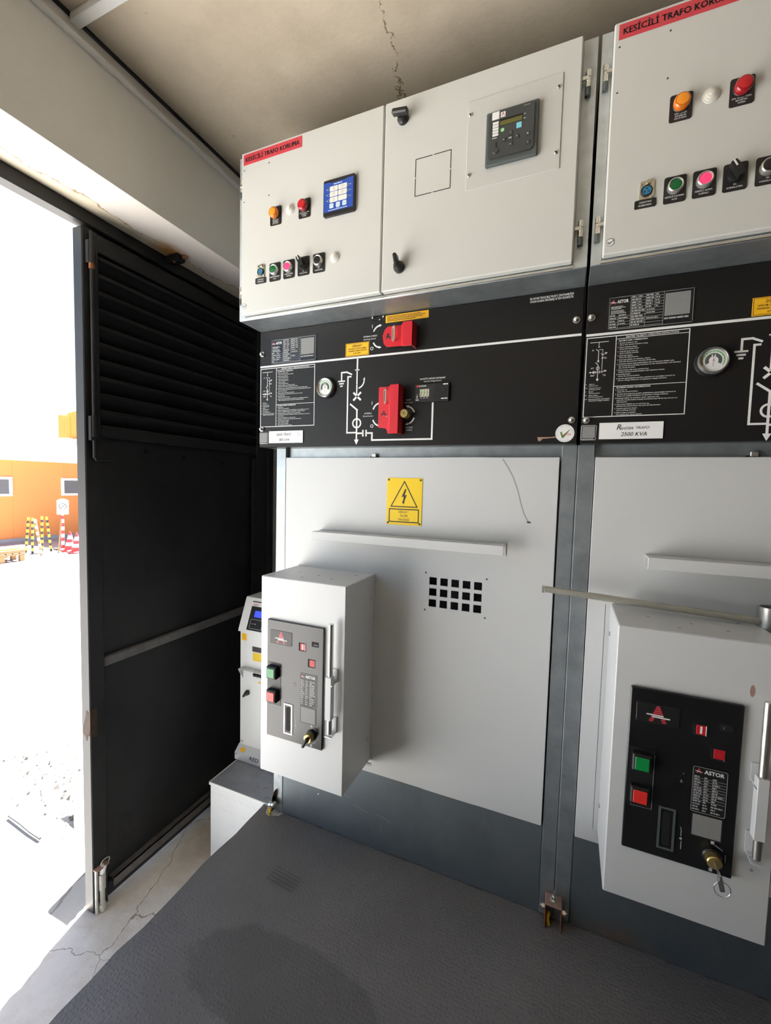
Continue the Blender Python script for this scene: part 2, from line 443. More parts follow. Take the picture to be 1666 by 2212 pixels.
# the louvred steel door leaf
door = thing('door_1', 'black steel door leaf with louvres above a creased panel', 'door', (-.49, .18, FZ)); door['kind'] = 'structure'
b = MB()
b.box(-.517, -.4711, -.285, -.232, FZ+.002, 1.997, 'door_black', .003)
b.box(-.517, -.4711, .555, .640, FZ+.02, 1.997, 'door_black', .003)
b.box(-.515, -.4725, -.232, .555, 1.936, 1.995, 'door_black', .003)
b.box(-.515, -.4725, -.232, .555, 1.336, 1.377, 'door_black', .003)
b.box(-.515, -.4725, -.232, .555, FZ+.02, FZ+.075, 'door_black', .003)
part(b, 'door_frame', door)
b = MB()
zs = 1.925
for k in range(10):
    z = zs-k*.0553
    vs = [(-.474, y, z) for y in (-.232, .556)]+[(-.513, y, z-.050) for y in (.556, -.232)]
    vs2 = [(x-.002, y, zz-.003) for x, y, zz in vs]
    b.add(vs+vs2, [(0, 1, 2, 3), (7, 6, 5, 4), (0, 4, 5, 1), (1, 5, 6, 2), (2, 6, 7, 3), (3, 7, 4, 0)], 'door_black')
    b.box(-.4755, -.4725, -.232, .556, z-.012, z, 'door_black')
b.box(-.5165, -.5145, -.232, .556, 1.377, 1.936, 'door_black')
part(b, 'louvre', door, 'black louvre with ten sloping blades')
b = MB()
def crease(z0, z1, d):
    y0, y1, x0 = -.2325, .556, -.492; cy, cz = (y0+y1)/2, (z0+z1)/2
    vs = [(x0, y0, z0), (x0, y1, z0), (x0, y1, z1), (x0, y0, z1), (x0+d, cy, cz), (x0-.02, y0, z0), (x0-.02, y1, z0), (x0-.02, y1, z1), (x0-.02, y0, z1)]
    b.add(vs, [(0, 1, 4), (1, 2, 4), (2, 3, 4), (3, 0, 4), (8, 7, 6, 5), (0, 5, 6, 1), (1, 6, 7, 2), (2, 7, 8, 3), (3, 8, 5, 0)], 'door_black')
crease(.5575, 1.336, .028); crease(FZ+.075, .5575, .006)
for k, (y, z) in enumerate(((-.05, 1.30), (.12, 1.288), (.34, 1.279))): b.cyl((-.491, y, z), (-.484, y, z), .009, 'deep_black', 12)
part(b, 'door_panel', door)
b = MB(); b.prism([(-.512, .325), (-.506, .352), (-.498, .372), (-.490, .405), (-.480, .398), (-.4705, .412), (-.4705, .345), (-.476, .318), (-.482, .325), (-.490, .298), (-.498, .312)], -.2858, -.2848, 'rust_dark'); b.box(-.4713, -.4705, -.2848, -.262, .31, .41, 'rust_dark'); part(b, 'rust_patch', door, 'rusty patch on the edge')
b = MB(); b.box(-.492, -.470, -.232, .556, .541, .574, 'bare_metal_strip', .003)
part(b, 'cross_rail', door, 'worn grey steel cross rail')
b = MB(); b.box(-.492, -.466, -.215, .556, FZ+.075, FZ+.081, 'bare_metal_strip'); b.box(-.469, -.466, -.215, .556, FZ+.045, FZ+.081, 'bare_metal_strip')
part(b, 'kick_ledge', door, 'dusty grey ledge along the bottom')
b = MB(); b.box(-.476, -.469, .52, .555, .60, 1.31, 'door_black', .001)
for k in range(8): b.cyl((-.469, .538, .66+k*.085), (-.466, .538, .66+k*.085), .005, 'deep_black', 8)
part(b, 'edge_strip', door)
b = MB()
b.cyl((-.459, -.262, 1.262), (-.459, -.262, 1.985), .0065, 'door_black', 12)
b.cyl((-.459, -.262, 1.885), (-.459, -.262, 1.955), .0115, 'door_black', 12); b.cyl((-.459, -.262, 1.868), (-.459, -.262, 1.885), .009, 'rust', 12)
b.cyl((-.459, -.262, 1.33), (-.459, -.262, 1.40), .0115, 'door_black', 12)
b.box(-.472, -.455, -.276, -.268, 1.32, 1.40, 'door_black', .002); b.box(-.472, -.455, -.276, -.268, 1.885, 1.955, 'door_black', .002)
b.tube([(-.459, -.262, 1.27), (-.459, -.258, 1.258), (-.459, -.245, 1.258), (-.459, -.19, 1.262)], .004, 'door_black', 8)
part(b, 'locking_bar', door)
b = MB()
b.cyl((-.459, -.262, FZ+.002), (-.459, -.262, -.19), .0085, 'bolt_paint', 12); b.cyl((-.459, -.262, -.245), (-.459, -.262, -.19), .0115, 'bolt_paint', 12)
b.cyl((-.459, -.262, FZ+.012), (-.459, -.262, FZ+.03), .0115, 'bolt_paint', 12)
b.cyl((-.463, -.279, FZ+.002), (-.463, -.279, -.165), .005, 'bolt_paint', 8)
b.cyl((-.459, -.262, -.19), (-.457, -.255, -.163), .009, 'label_white', 10)
b.tube([(-.458+.0*k, -.25+.016*math.cos(k*PI/6), -.155+.011*math.sin(k*PI/6)) for k in range(12)], .0018, 'bolt_paint', 6, True)
b.box(-.471, -.45, -.285, -.24, -.168, -.163, 'rust_pale', .001)
part(b, 'drop_bolt', door, 'cream painted drop bolt with wire ring')

b = MB()
P = [(-.2655, -1.95+k*.0661, 2.3545+.002*math.sin(k*.33)+.0006*math.sin(k*.9)) for k in range(41)]
b.tube(P, .0088, 'conduit_grey', 12)
tag(b.build('cable_conduit'), 'pale painted conduit running along the lintel beam', 'conduit')
b = MB(); b.box(-.268, 2.6, -.4335, -.408, 2.383, 2.4048, 'trunk_white', .002)
tag(b.build('cable_trunking'), 'white cable trunking strip fixed under the concrete ceiling', 'trunking')

# rubber mat with a wavy left edge and a corner cut round the floor clamp
def _mat(b):
    P = [(2.6, .0362), (.09, .0362), (.082, .018), (.066, .012), (.046, .004), (.030, .010), (.022, .024), (.016, .040), (-.003, .043)]
    n = 34
    for k in range(n+1):
        y = .03-(2.33)*k/n; P.append((-.004+.004*math.sin(k*1.3)+.003*math.sin(k*2.9+1)-.004*(k > 3), y))
    P.append((2.6, -2.3)); P = P[::-1]; m = len(P)
    vs = [(x, y, 0) for x, y in P]+[(x, y, -.0049) for x, y in P]
    b.add(vs, [tuple(range(2*m-1, m-1, -1))]+[(i, i+m, (i+1) % m+m, (i+1) % m) for i in range(m)], 'mat')
    # top sheet: outline filled in, then cut into a grid so that it can ripple
    bm = bmesh.new(); f = bm.faces.new([bm.verts.new((x, y, 0)) for x, y in P]); bmesh.ops.triangulate(bm, faces=[f])
    for ax, lo, hi, st in ((0, .04, 1.64, .04), (1, -1.36, .0, .04)):
        k = lo
        while k < hi:
            co = (k, 0, 0) if ax == 0 else (0, k, 0); no = (1, 0, 0) if ax == 0 else (0, 1, 0)
            bmesh.ops.bisect_plane(bm, geom=bm.verts[:]+bm.edges[:]+bm.faces[:], plane_co=co, plane_no=no); k += st
    rim = {v for e in bm.edges if e.is_boundary for v in e.verts}
    for v in bm.verts:
        if v in rim: continue
        x, y = v.co.x, v.co.y; e = min(1, max(0, (x-.0)/.12), max(0, (.0-y)/.12))
        t = (x-.20)*.72+(y+.36)*.70; v.co.z = e*(.007*noise.noise((x*2.2, y*2.2, 3.1))+.003*noise.noise((x*6, y*6, 1.7))+.006*math.exp(-(t/.045)**2)+.003)
    bm.verts.index_update(); b.add([tuple(v.co) for v in bm.verts], [tuple(v.index for v in f.verts) for f in bm.faces], 'mat'); bm.free()
matt = tag(one(_mat, 'rubber_mat'), 'dark grey dimpled rubber mat on the floor before the cubicles', 'mat')
b = MB(); b.M = Matrix.Translation((.255, -.185, .0085)) @ Matrix.Rotation(R(-90), 4, 'X') @ Matrix.Rotation(R(4), 4, 'Y')
for k in range(5): b.bars(-.05, .022-k*.011, .10, .003, 0, 'stamp_grey', .008)
part(b, 'printed_stamp', matt, 'faint printed stamp')

# ------------------------------------------------------------------ printed marks
def mark_A(b, cx, cz, h, y, red='label_red', white='print_white', bars=7):
    w = h*.95
    for k in range(bars):                               # striped letter A
        t0 = k/bars; z1 = cz+h/2-h*t0; z0 = z1-h/bars*.72; c = (t0+.36/bars)
        o = w*.5*(.16+.84*c); i = max(0, w*.5*(.84*c-.30))
        if i < .004*h/.04 or abs(c-.55) < .07: b.plate(cx-o, z0, cx+o, z1, y, red, .0004)
        else: b.plate(cx-o, z0, cx-i, z1, y, red, .0004); b.plate(cx+i, z0, cx+o, z1, y, red, .0004)
    if white:
        b.prism([(cx-w*.62, cz-h*.02), (cx+w*.30, cz-h*.02), (cx+w*.30, cz-h*.09), (cx-w*.62, cz-h*.09)], y-.0008, y, white)
        b.prism([(cx-w*.32, cz-h*.13), (cx+w*.66, cz-h*.13), (cx+w*.66, cz-h*.20), (cx-w*.32, cz-h*.20)], y-.0008, y, white)
def check_sticker(b, cx, cz, r, y):
    b.disc(cx, cz, r, y, 'label_white', .0005); b.arc(cx, cz, r*.93, 0, 360, r*.08, y-.0005, 'print_black', 24)
    b.line([(cx-r*.6, cz+r*.05), (cx-r*.15, cz-r*.4), (cx+r*.8, cz+r*.45)], r*.16, y-.0005, 'print_black')
    b.line([(cx-r*.75, cz-r*.05), (cx+r*.35, cz+r*.1)], r*.08, y-.0005, 'print_black')

# ------------------------------------------------------------------ low voltage control cabinets
YD = -.12
def cabinet(dx, which):
    left = which == 'left'
    root = thing('control_cabinet', 'complete pale grey control cabinet with two doors and a relay, above the 800 kVA cubicle' if left else 'pale grey control cabinet cut off by the photo, above the 2500 kVA cubicle', 'control cabinet', (dx+.5, .1, 1.703), 'low voltage control cabinets')
    b = MB(); b.box(dx+.001, dx+1.0005, -.10, .32, 1.7035, 2.194, 'galvanised', .0015)
    b.box(dx+.0012, dx+.023, -.1008, -.0995, 1.7045, 2.1935, 'galvanised_light', .0003); b.box(dx+.9715, dx+1.0003, -.1008, -.0995, 1.7045, 2.1935, 'galvanised_light', .0003)
    b.box(dx+.02, dx+.972, -.1035, -.10, 1.7045, 1.7115, 'zinc', .001)  # lip of the galvanised body; its catch of light is put into brighter zinc
    part(b, 'body', root)
    # left door with lamps and buttons
    b = MB(); b.box(dx+.0236, dx+.4965, YD, -.1003, 1.7145, 2.191, 'cabinet_paint', .003)
    for x, z in ((.127, 2.139), (.035, 2.139), (.127, 2.047), (.035, 2.047)): b.disc(dx+x, z, .002, YD, 'mark_hole', .0003, 10)
    d1 = part(b, 'door', root)
    b = MB(); b.plate(dx+.0325, 2.153, dx+.242, 2.1835, YD, 'label_red'); 
    for q in (-.0006, 0, .0006): b.text('KESİCİLİ TRAFO KORUMA', dx+.137+q, 2.1615, .0130, YD-.0006-abs(q)*.1, 'print_black', w=.192)
    part(b, 'title_label', d1, 'red label with black title')
    Y2 = YD-.0015
    def legend(cx, zt, lines, name='legend_plate'):
        b = MB(); b.rrect(dx+cx-.0198, zt-.0525, dx+cx+.0198, zt, .0042, Y2, YD, 'legend_black')
        n = len(lines); st = .0056 if n < 3 else .0047; z = zt-.0525+(.0052 if n < 3 else .0036)+(n-1)*st
        for t in lines: b.text(t, dx+cx, z, .0031, Y2, 'print_white', w=min(.034, .00265*len(t)), bold=.01); z -= st
        part(b, name, d1)
    for cx, zt, lines in ((.1533, 2.0085, ('SF6 GAZI', 'MİNİMUM', 'SEVİYEDE')), (.2537, 2.0080, ('SF6 GAZI YOK', 'MANEVRA', 'YAPMA')),
                          (.1522, 1.8485, ('KESİCİ KAPAMA', 'AÇIK')), (.2022, 1.8485, ('KESİCİ AÇMA', 'KAPALI')), (.2527, 1.8485, ('AC', 'AYDINLATMA')), (.3043, 1.8485, ('DC', 'AYDINLATMA'))):
        legend(cx, zt, lines)
    N = (0, -1, 0)
    for cx, cz, m, mc, lab in ((.1533, 1.986, 'amber', 'amber_core', 'amber signal lamp'), (.2537, 1.9855, 'red_lens', 'red_core', 'red signal lamp')):
        b = MB(); b.lathe([(.0155, 0), (.0155, .003), (.0145, .004)], (dx+cx, Y2, cz), N, 'black_plastic')
        b.lathe([(.0142, .003), (.0150, .006), (.0150, .013), (.0136, .0155), (.0120, .0165)], (dx+cx, Y2, cz), N, m)
        b.lathe([(.0105, .016), (.0105, .0169), (.006, .0176), (.0005, .0178)], (dx+cx, Y2, cz), N, mc)
        part(b, 'signal_lamp', d1, lab)
    for cx, m, lab in ((.1522, 'button_green', 'green push button'), (.2022, 'button_pink', 'lit pink push button'), (.3043, 'black_plastic', 'black push button')):
        b = MB(); b.lathe([(.0148, 0), (.0148, .005), (.0140, .0098), (.0122, .0112), (.0108, .0104), (.0106, .007)], (dx+cx, Y2, 1.826), N, 'bezel', 28)
        b.lathe([(.0107, .004), (.0107, .0094), (.009, .0099), (.0005, .0101)], (dx+cx, Y2, 1.826), N, m, 28)
        part(b, 'push_button', d1, lab)
    b = MB(); c = (dx+.2527, Y2, 1.826)
    b.lathe([(.0150, 0), (.0150, .005), (.0138, .008), (.0005, .0085)], c, N, 'black_plastic', 28)
    b.M = Matrix.Translation(c) @ Matrix.Rotation(R(-28), 4, 'Y')
    b.prism([(-.0055, -.013), (.0055, -.013), (.0062, .010), (.0045, .0185), (-.0045, .0185), (-.0062, .010)], -.021, -.006, 'black_plastic')
    b.box(-.0013, .0013, -.0216, -.0208, .006, .0182, 'print_white'); b.box(-.0013, .0013, -.0212, -.010, .0182, .0189, 'print_white')
    part(b, 'selector_knob', d1)
    for x, z in ((.2040, 1.990), (.3555, 1.829)):
        b = MB(); b.lathe([(.0150, 0), (.0148, .0018), (.0122, .0026), (.0119, .0044), (.0090, .0052), (.0086, .0070), (.0052, .0078), (.0048, .0094), (.0005, .0100)], (dx+x, YD, z), N, 'plug_white', 28)
        part(b, 'blanking_plug', d1, 'off-white stepped plug')
    b = MB(); b.rrect(dx+.0880, 1.8145, dx+.1150, 1.851, .002, YD-.002, YD, 'nickel')
    b.lathe([(.0112, 0), (.0112, .003), (.0095, .004), (.0090, .002)], (dx+.1010, YD-.002, 1.830), N, 'black_plastic', 24); b.disc(dx+.1010, 1.830, .0088, YD-.0042, 'socket_blue', .0005)
    for a in (90, 210, 330): b.disc(dx+.1010+.0042*math.cos(R(a)), 1.830+.0042*math.sin(R(a)), .0015, YD-.0047, 'print_black', .0004, 10)
    for x, z in ((.0915, 1.8465), (.1112, 1.8185)): b.cyl((dx+x, YD-.002, z), (dx+x, YD-.0045, z), .003, 'steel', 12)
    b.box(dx+.100, dx+.1085, YD-.006, YD-.002, 1.843, 1.8515, 'nickel', .001)
    part(b, 'remote_socket', d1, 'nickel socket with blue insert')
    b = MB(); b.rrect(dx+.0800, 1.797, dx+.1197, 1.8142, .003, Y2, YD, 'legend_black')
    b.text('UZAKTAN', dx+.0999, 1.8068, .0035, Y2, 'print_white', w=.022, bold=.012); b.text('KUMANDA', dx+.0999, 1.8006, .0035, Y2, 'print_white', w=.024, bold=.012)
    part(b, 'legend_plate', d1)
    b = MB(); check_sticker(b, dx+.0375, 1.7385, .0082, YD); part(b, 'check_sticker', d1)
    # blue annunciator on the left door
    b = MB(); x0, z0, w, h = dx+.3205, 1.9385, .0975, .0955; Yb = YD-.008
    b.rrect(x0, z0, x0+w, z0+h, .004, Yb, YD, 'black_plastic')
    b.prism([(x0+.02*w, z0+.11*h), (x0+.955*w, z0+.11*h), (x0+.955*w, z0+.925*h), (x0+.74*w, z0+.925*h), (x0+.72*w, z0+.90*h), (x0+.24*w, z0+.90*h), (x0+.22*w, z0+.925*h), (x0+.02*w, z0+.925*h)], Yb-.0006, Yb, 'blue_face')
    Yc = Yb-.0006
    def ub(u0, v0, u1, v1, m, r=.0012): b.rrect(x0+u0*w, z0+(1-v1)*h, x0+u1*w, z0+(1-v0)*h, r, Yc-.0006, Yc, m, 2)
    b.bars(x0+.34*w, z0+.835*h, .27*w, .030*h, Yc, 'key_pale', .004)
    for k, v in enumerate((.205, .357, .512)):
        ub(.215, v, .470, v+.133, 'cream'); ub(.488, v, .755, v+.133, 'cream')
        for j in range(3):
            if k < 2 or True: b.bars(x0+.30*w, z0+(1-v-.035-j*.033)*h, .085*w, .009*h, Yc-.0006, 'print_grey', .003)
            if k < 2: b.bars(x0+.565*w, z0+(1-v-.035-j*.033)*h, (.10 if j != 1 else .14)*w, .009*h, Yc-.0006, 'print_grey', .003)
        for u in (.168, .80): b.disc(x0+u*w, z0+(1-v-.066)*h, .0021, Yc, 'deep_black', .0004, 12); b.arc(x0+u*w, z0+(1-v-.066)*h, .0026, 0, 360, .0005, Yc, 'key_pale', 12)
        b.bars(x0+.105*w, z0+(1-v-.075)*h, .035*w, .014*h, Yc, 'key_pale', .003); b.bars(x0+.85*w, z0+(1-v-.075)*h, .035*w, .014*h, Yc, 'key_pale', .003)
    for u in (.207, .415, .622): ub(u, .675, u+.13, .803, 'key_pale', .0018)
    for u in (.235, .443, .65): b.bars(x0+u*w, z0+.255*h, .07*w, .012*h, Yc-.0006, 'print_grey', .003)
    b.bars(x0+.43*w, z0+.175*h, .09*w, .012*h, Yc, 'key_pale', .003); b.bars(x0+.16*w, z0+.135*h, .62*w, .016*h, Yc, 'key_pale', .005)
    part(b, 'annunciator', d1, 'blue alarm annunciator in black frame')
    # right door with the relay
    b = MB(); b.box(dx+.4990, dx+.9705, YD, -.1003, 1.7135, 2.191, 'cabinet_paint', .003)
    sq = [(dx+.588, 1.9383), (dx+.588, 2.0285), (dx+.680, 2.0285), (dx+.680, 1.9383)]
    for k in range(4):
        p, q = sq[k], sq[(k+1) % 4]; m1 = [p[j]+(q[j]-p[j])*.48 for j in (0, 1)]; m2 = [p[j]+(q[j]-p[j])*.52 for j in (0, 1)]
        b.line([p, m1], .0017, YD, 'deep_black'); b.line([m2, q], .0017, YD, 'deep_black')
    d2 = part(b, 'door', root)
    for z, ang in ((2.137, 82), (1.768, 12)):
        b = MB(); c = (dx+.551, YD, z); b.lathe([(.0150, 0), (.0150, .007), (.0125, .010), (.0105, .018), (.0005, .019)], c, N, 'black_plastic', 24)
        b.M = Matrix.Translation(c) @ Matrix.Rotation(R(-ang if ang < 50 else -ang), 4, 'Y')
        if ang > 50: b.box(-.0065, .0065, -.033, -.016, -.021, .021, 'black_plastic', .003)
        else: b.box(-.005, .005, -.032, -.010, -.012, .026, 'black_plastic', .003)
        part(b, 'door_knob', d2, 'black quarter-turn door knob')
    b = MB(); b.box(dx+.7195, dx+.9325, YD-.002, YD, 1.920, 2.1245, 'clear_sheet', .0006)
    for x, z in ((.7255, 2.0935), (.924, 2.095), (.924, 1.955), (.727, 1.954)):
        b.lathe([(.0042, 0), (.0042, .0022), (.002, .0036), (.0018, .0012)], (dx+x, YD-.002, z), N, 'zinc', 12); b.disc(dx+x, z, .0018, YD-.0048, 'deep_black', .0003, 8)
    part(b, 'cover_sheet', d2, 'translucent square cover sheet')
    b = MB(); fx = lambda x: dx+.7665+(x-.764)*.989; fz = lambda z: 1.957+(z-1.966)*.989
    Yr = YD-.012
    b.box(fx(.764), fx(.883), Yr, YD-.002, 1.9575, 2.0785, 'relay_grey', .0025)
    b.rrect(fx(.7715), fz(1.9785), fx(.8740), fz(2.0815), .008, Yr-.004, Yr, 'relay_dark'); Yr -= .004
    b.plate(fx(.796), fz(2.047), fx(.8485), fz(2.062), Yr, 'deep_black', .0004); b.plate(fx(.797), fz(2.0475), fx(.8475), fz(2.0575), Yr-.0004, 'lcd_olive', .0003)
    b.plate(fx(.835), fz(2.0315), fx(.8465), fz(2.0435), Yr, 'cyan_key', .0008)
    b.disc(fx(.8035), fz(2.037), .0045, Yr, 'led_green'); b.arc(fx(.8035), fz(2.037), .0022, 0, 360, .0012, Yr-.0006, 'print_white', 12)
    for k in range(5): b.plate(fx(.7805), fz(2.0275+k*.0066), fx(.794), fz(2.0327+k*.0066), Yr, 'print_white'); b.disc(fx(.7775), fz(2.030+k*.0066), .0012, Yr, 'deep_black', .0004, 8)
    b.bars(fx(.7805), fz(2.0225), .010, .0015, Yr, 'print_white', .002)
    b.plate(fx(.7785), fz(2.0645), fx(.795), fz(2.0815), Yr, 'label_white'); b.plate(fx(.798), fz(2.066), fx(.809), fz(2.0775), Yr, 'label_white')
    b.line([(fx(.8005), fz(2.0685)), (fx(.8035), fz(2.0755)), (fx(.8065), fz(2.0685))], .0011, Yr-.0006, 'label_red')
    b.text('Schneider', fx(.857), fz(2.0765), .0022, Yr, 'print_white', w=.014)
    b.bars(fx(.851), fz(2.0585), .004, .0012, Yr, 'print_white', .002); b.bars(fx(.851), fz(2.0490), .004, .0012, Yr, 'print_white', .002)
    for x, z, t in ((.822, 2.025, '^'), (.807, 2.0135, '<'), (.822, 2.0135, 'OK'), (.837, 2.0135, '>'), (.823, 2.000, 'v'), (.861, 2.013, 'O'), (.862, 1.9935, 'I')):
        b.box(fx(x-.0052), fx(x+.0052), Yr-.0016, Yr, fz(z-.004), fz(z+.004), 'relay_dark', .0007); b.text(t, fx(x), fz(z-.0015), .0034, Yr-.0016, 'print_white', bold=.03)
    b.box(fx(.7885), fx(.7915), Yr-.0005, Yr, fz(2.001), fz(2.013), 'deep_black'); b.lathe([(.0070, 0), (.0070, .0012), (.0058, .002), (.0005, .002)], (fx(.7895), Yr, fz(1.9935)), N, 'relay_dark', 20)
    b.text('Sepam', fx(.790), fz(2.0825), .0026, Yr+.004, 'print_black', w=.016, bold=.01)
    part(b, 'protection_relay', d2, 'dark grey relay with olive display and keypad')
    # hinges on the side strips
    for x, s in ((.0115, 1), (.9835, -1)):
        for z in (2.105, 1.786):
            b = MB(); xx = dx+x
            b.cyl((xx, -.1055, z-.018), (xx, -.1055, z-.004), .0058, 'zinc', 14); b.cyl((xx, -.1055, z+.004), (xx, -.1055, z+.018), .0058, 'zinc', 14); b.cyl((xx, -.1055, z-.003), (xx, -.1055, z+.003), .0052, 'zinc', 14)
            b.box(min(xx, xx+s*.0125), max(xx, xx+s*.0125), -.1125, -.108, z-.0045, z+.0045, 'zinc', .001)
            b.box(xx-.0062, xx+.0062, -.1025, -.1, z-.020, z+.020, 'zinc', .0005); b.cyl((xx, -.1045, z-.035), (xx, -.1045, z-.0185), .0060, 'relay_grey', 14)
            part(b, 'hinge', root)
    return root
cabinet(0, 'left'); cabinet(1.0065, 'right')

# ------------------------------------------------------------------ switchgear cubicles
INSTR1 = [('1.', 'Kesici arabasını tak.', "Place the circuit breaker's plug."), ('2.', 'Hücre kapısını kapat.', 'Close the cubicle door.'), ('3.', 'Toprak ayırıcısını aç.', 'Open earthing switches.'),
          ('4.', 'Ayırıcıyı kapat.', 'Close the disconnector.'), ('5.', 'Ayırıcıyı kilitle ve anahtarı çıkart.', 'Lock the disconnector and take off the key.'),
          ('6.', 'Anahtarı kesici üzerindeki kilide tak ve kesicinin kilidini çöz.', 'Put on the key to locking mechanism on the circuit breaker and unlocked', 'the circuit breaker.'),
          ('7.', 'Kesici yayını elle veya motorla kur.', 'Charge spring of circuit breaker with manual or motor.'), ('8.', 'Kesiciyi kapat.', 'Close the circuit breaker.'),
          ('9.', 'Gerilim göstergesinin gerilim ışıldaklarının yandığını kontrol et.', 'Check voltage indication of capacitive voltage indicator.')]
INSTR2 = [('1.', 'Kesiciyi aç.', 'Open the circuit breaker.'), ('2.', 'Gerilim göstergesinin gerilim ışıldaklarının yanmadığını kontrol et.', 'Check no voltage indication of capacitive voltage indicator.'),
          ('3.', 'Kesiciyi kilitle ve anahtarı çıkar, ayırıcıya tak.', 'Lock the circuit breaker locking mechanism, put off the key and put on', 'disconnector.'), ('4.', 'Ayırıcının kilidini aç ve ayırıcıyı aç.', 'Unlocked the disconnector and open the disconnector.'),
          ('5.', 'Toprak ayırıcısını kapat.', 'Close earthing switches.'), ('6.', 'Hücre kapısı açılabilir.', 'The cubicle door can be opened.')]
def arrow(b, x, z, a, L, y, m):
    c, s = math.cos(R(a)), math.sin(R(a)); b.prism([(x+c*L, z+s*L), (x-s*L*.5, z+c*L*.5), (x+s*L*.5, z-c*L*.5)], y-.0004, y, m)
def loop(b, cx, cz, w, h, y, out):           # padlock eye: a bent steel strap standing off a cover
    P = []
    for k in range(20):
        a = 2*PI*k/20; P.append((cx+w/2*math.cos(a), y-out*.5-out*.5*math.cos(a*1), cz+(h/2-w/2)*(1 if math.sin(a) > 0 else -1)+w/2*math.sin(a)))
    b.tube(P, .0026, 'nickel', 8, True)
def mechanism_panel(root, dx, dz, which):
    W = 'print_white'; left = which == 'left'
    X = lambda x: dx+x
    Z = lambda z: dz+z
    b = MB(); b.box(dx+.0005, dx+1.0, 0, .034, 1.317, 1.7018, 'panel_black', .0015)
    # busbar line and one-line diagram printed on the sheet
    b.line([(X(.002), Z(1.5868)), (X(.998), Z(1.5868))], .0058, 0, W)
    lw = .0050
    b.line([(X(.372), Z(1.586)), (X(.372), Z(1.550))], lw, 0, W); b.line([(X(.364), Z(1.549)), (X(.379), Z(1.549))], lw*.8, 0, W)
    b.line([(X(.3715), Z(1.546)), (X(.3715), Z(1.474))], lw*.8, 0, W)
    b.arc(X(.372), Z(1.527), .022, 180, 500, .0012, 0, 'deep_black', 24); b.arc(X(.372), Z(1.517), .024, -78, 6, .004, 0, W, 10); arrow(b, X(.3955), Z(1.518), 78, .008, 0, W)
    b.line([(X(.354), Z(1.5365)), (X(.336), Z(1.545)), (X(.3175), Z(1.545)), (X(.3175), Z(1.520))], lw*.9, 0, W)
    for k, ww in enumerate((.025, .017, .009)): b.line([(X(.3172-ww/2), Z(1.5185-k*.0075)), (X(.3172+ww/2), Z(1.5185-k*.0075))], .0042, 0, W)
    b.line([(X(.352), Z(1.5305)), (X(.340), Z(1.5305)), (X(.340), Z(1.3585)), (X(.373), Z(1.3585))], lw*.9, 0, W)
    b.line([(X(.360), Z(1.481)), (X(.386), Z(1.457))], lw*1.2, 0, W); b.line([(X(.360), Z(1.457)), (X(.386), Z(1.481))], lw*1.2, 0, W)
    b.line([(X(.349), Z(1.447)), (X(.3735), Z(1.428)), (X(.3735), Z(1.334))], lw, 0, W); b.arc(X(.3735), Z(1.387), .0135, 0, 360, lw*.9, 0, W, 24)
    arrow(b, X(.3735), Z(1.337), -90, .016, 0, W)
    b.line([(X(.375), Z(1.356)), (X(.395), Z(1.356))], lw, 0, W)
    for x in (.3955, .4065): b.line([(X(x), Z(1.366)), (X(x), Z(1.346))], lw, 0, W)
    b.line([(X(.407), Z(1.356)), (X(.4265), Z(1.356)), (X(.4265), Z(1.3345)), (X(.6165), Z(1.3345)), (X(.6165), Z(1.4385))], lw, 0, W)
    b.text('I', X(.4195), Z(1.669), .0105, 0, W, bold=.01); b.text('O', X(.4195), Z(1.604), .0105, 0, W, bold=.01)
    b.arc(X(.447), Z(1.650), .024, 100, 160, .0042, 0, W); arrow(b, X(.443), Z(1.6735), 10, .008, 0, W); b.arc(X(.447), Z(1.634), .024, 200, 260, .0042, 0, W); arrow(b, X(.443), Z(1.6105), -10, .008, 0, W)
    b.text('TOPRAK AYIRICI', X(.413), Z(1.6435), .0045, 0, W, w=.046, bold=.01); b.text('Earthing Switch', X(.412), Z(1.6355), .0045, 0, W, w=.040)
    b.text('I', X(.4245), Z(1.441), .0105, 0, W, bold=.01); b.text('O', X(.4255), Z(1.372), .0105, 0, W, bold=.01)
    b.arc(X(.453), Z(1.420), .025, 105, 165, .0042, 0, W); b.arc(X(.453), Z(1.402), .025, 195, 255, .0042, 0, W)
    b.text('AYIRICI', X(.411), Z(1.4135), .0045, 0, W, w=.024, bold=.01); b.text('Disconnector', X(.412), Z(1.4055), .0045, 0, W, w=.034)
    b.text('AÇIK', X(.542), Z(1.4475), .0042, 0, W, w=.016, bold=.01); b.text('Unlocked', X(.542), Z(1.4400), .0042, 0, W, w=.024)
    b.text('KİLİTLİ', X(.546), Z(1.3670), .0042, 0, W, w=.022, bold=.01); b.text('Locked', X(.546), Z(1.3600), .0042, 0, W, w=.018)
    b.arc(X(.536), Z(1.405), .026, 18, 72, .0042, 0, W); arrow(b, X(.543), Z(1.4302), 165, .009, 0, W); b.arc(X(.536), Z(1.405), .026, -72, -18, .0042, 0, W); arrow(b, X(.542), Z(1.3800), 195, .009, 0, W)
    b.text('KAPASİTİF GERİLİM GÖSTERGESİ', X(.6135), Z(1.5045), .0042, 0, W, w=.075, bold=.01); b.text('Capacitive Voltage Indicator', X(.6145), Z(1.4975), .0042, 0, W, w=.054)
    b.text('BU HÜCRE TEDAŞ MLZ 99-007.C ŞARTNAMESİNE', X(.9235), Z(1.6875), .0052, 0, W, w=.104, bold=.012); b.text('UYGUN OLARAK ÜRETİLMİŞ VE TEST EDİLMİŞTİR.', X(.9235), Z(1.6800), .0052, 0, W, w=.104, bold=.012)
    for x, z in ((.300, 1.539), (.302, 1.461)): b.disc(X(x), Z(z), .0028, 0, 'deep_black', .0004, 10)
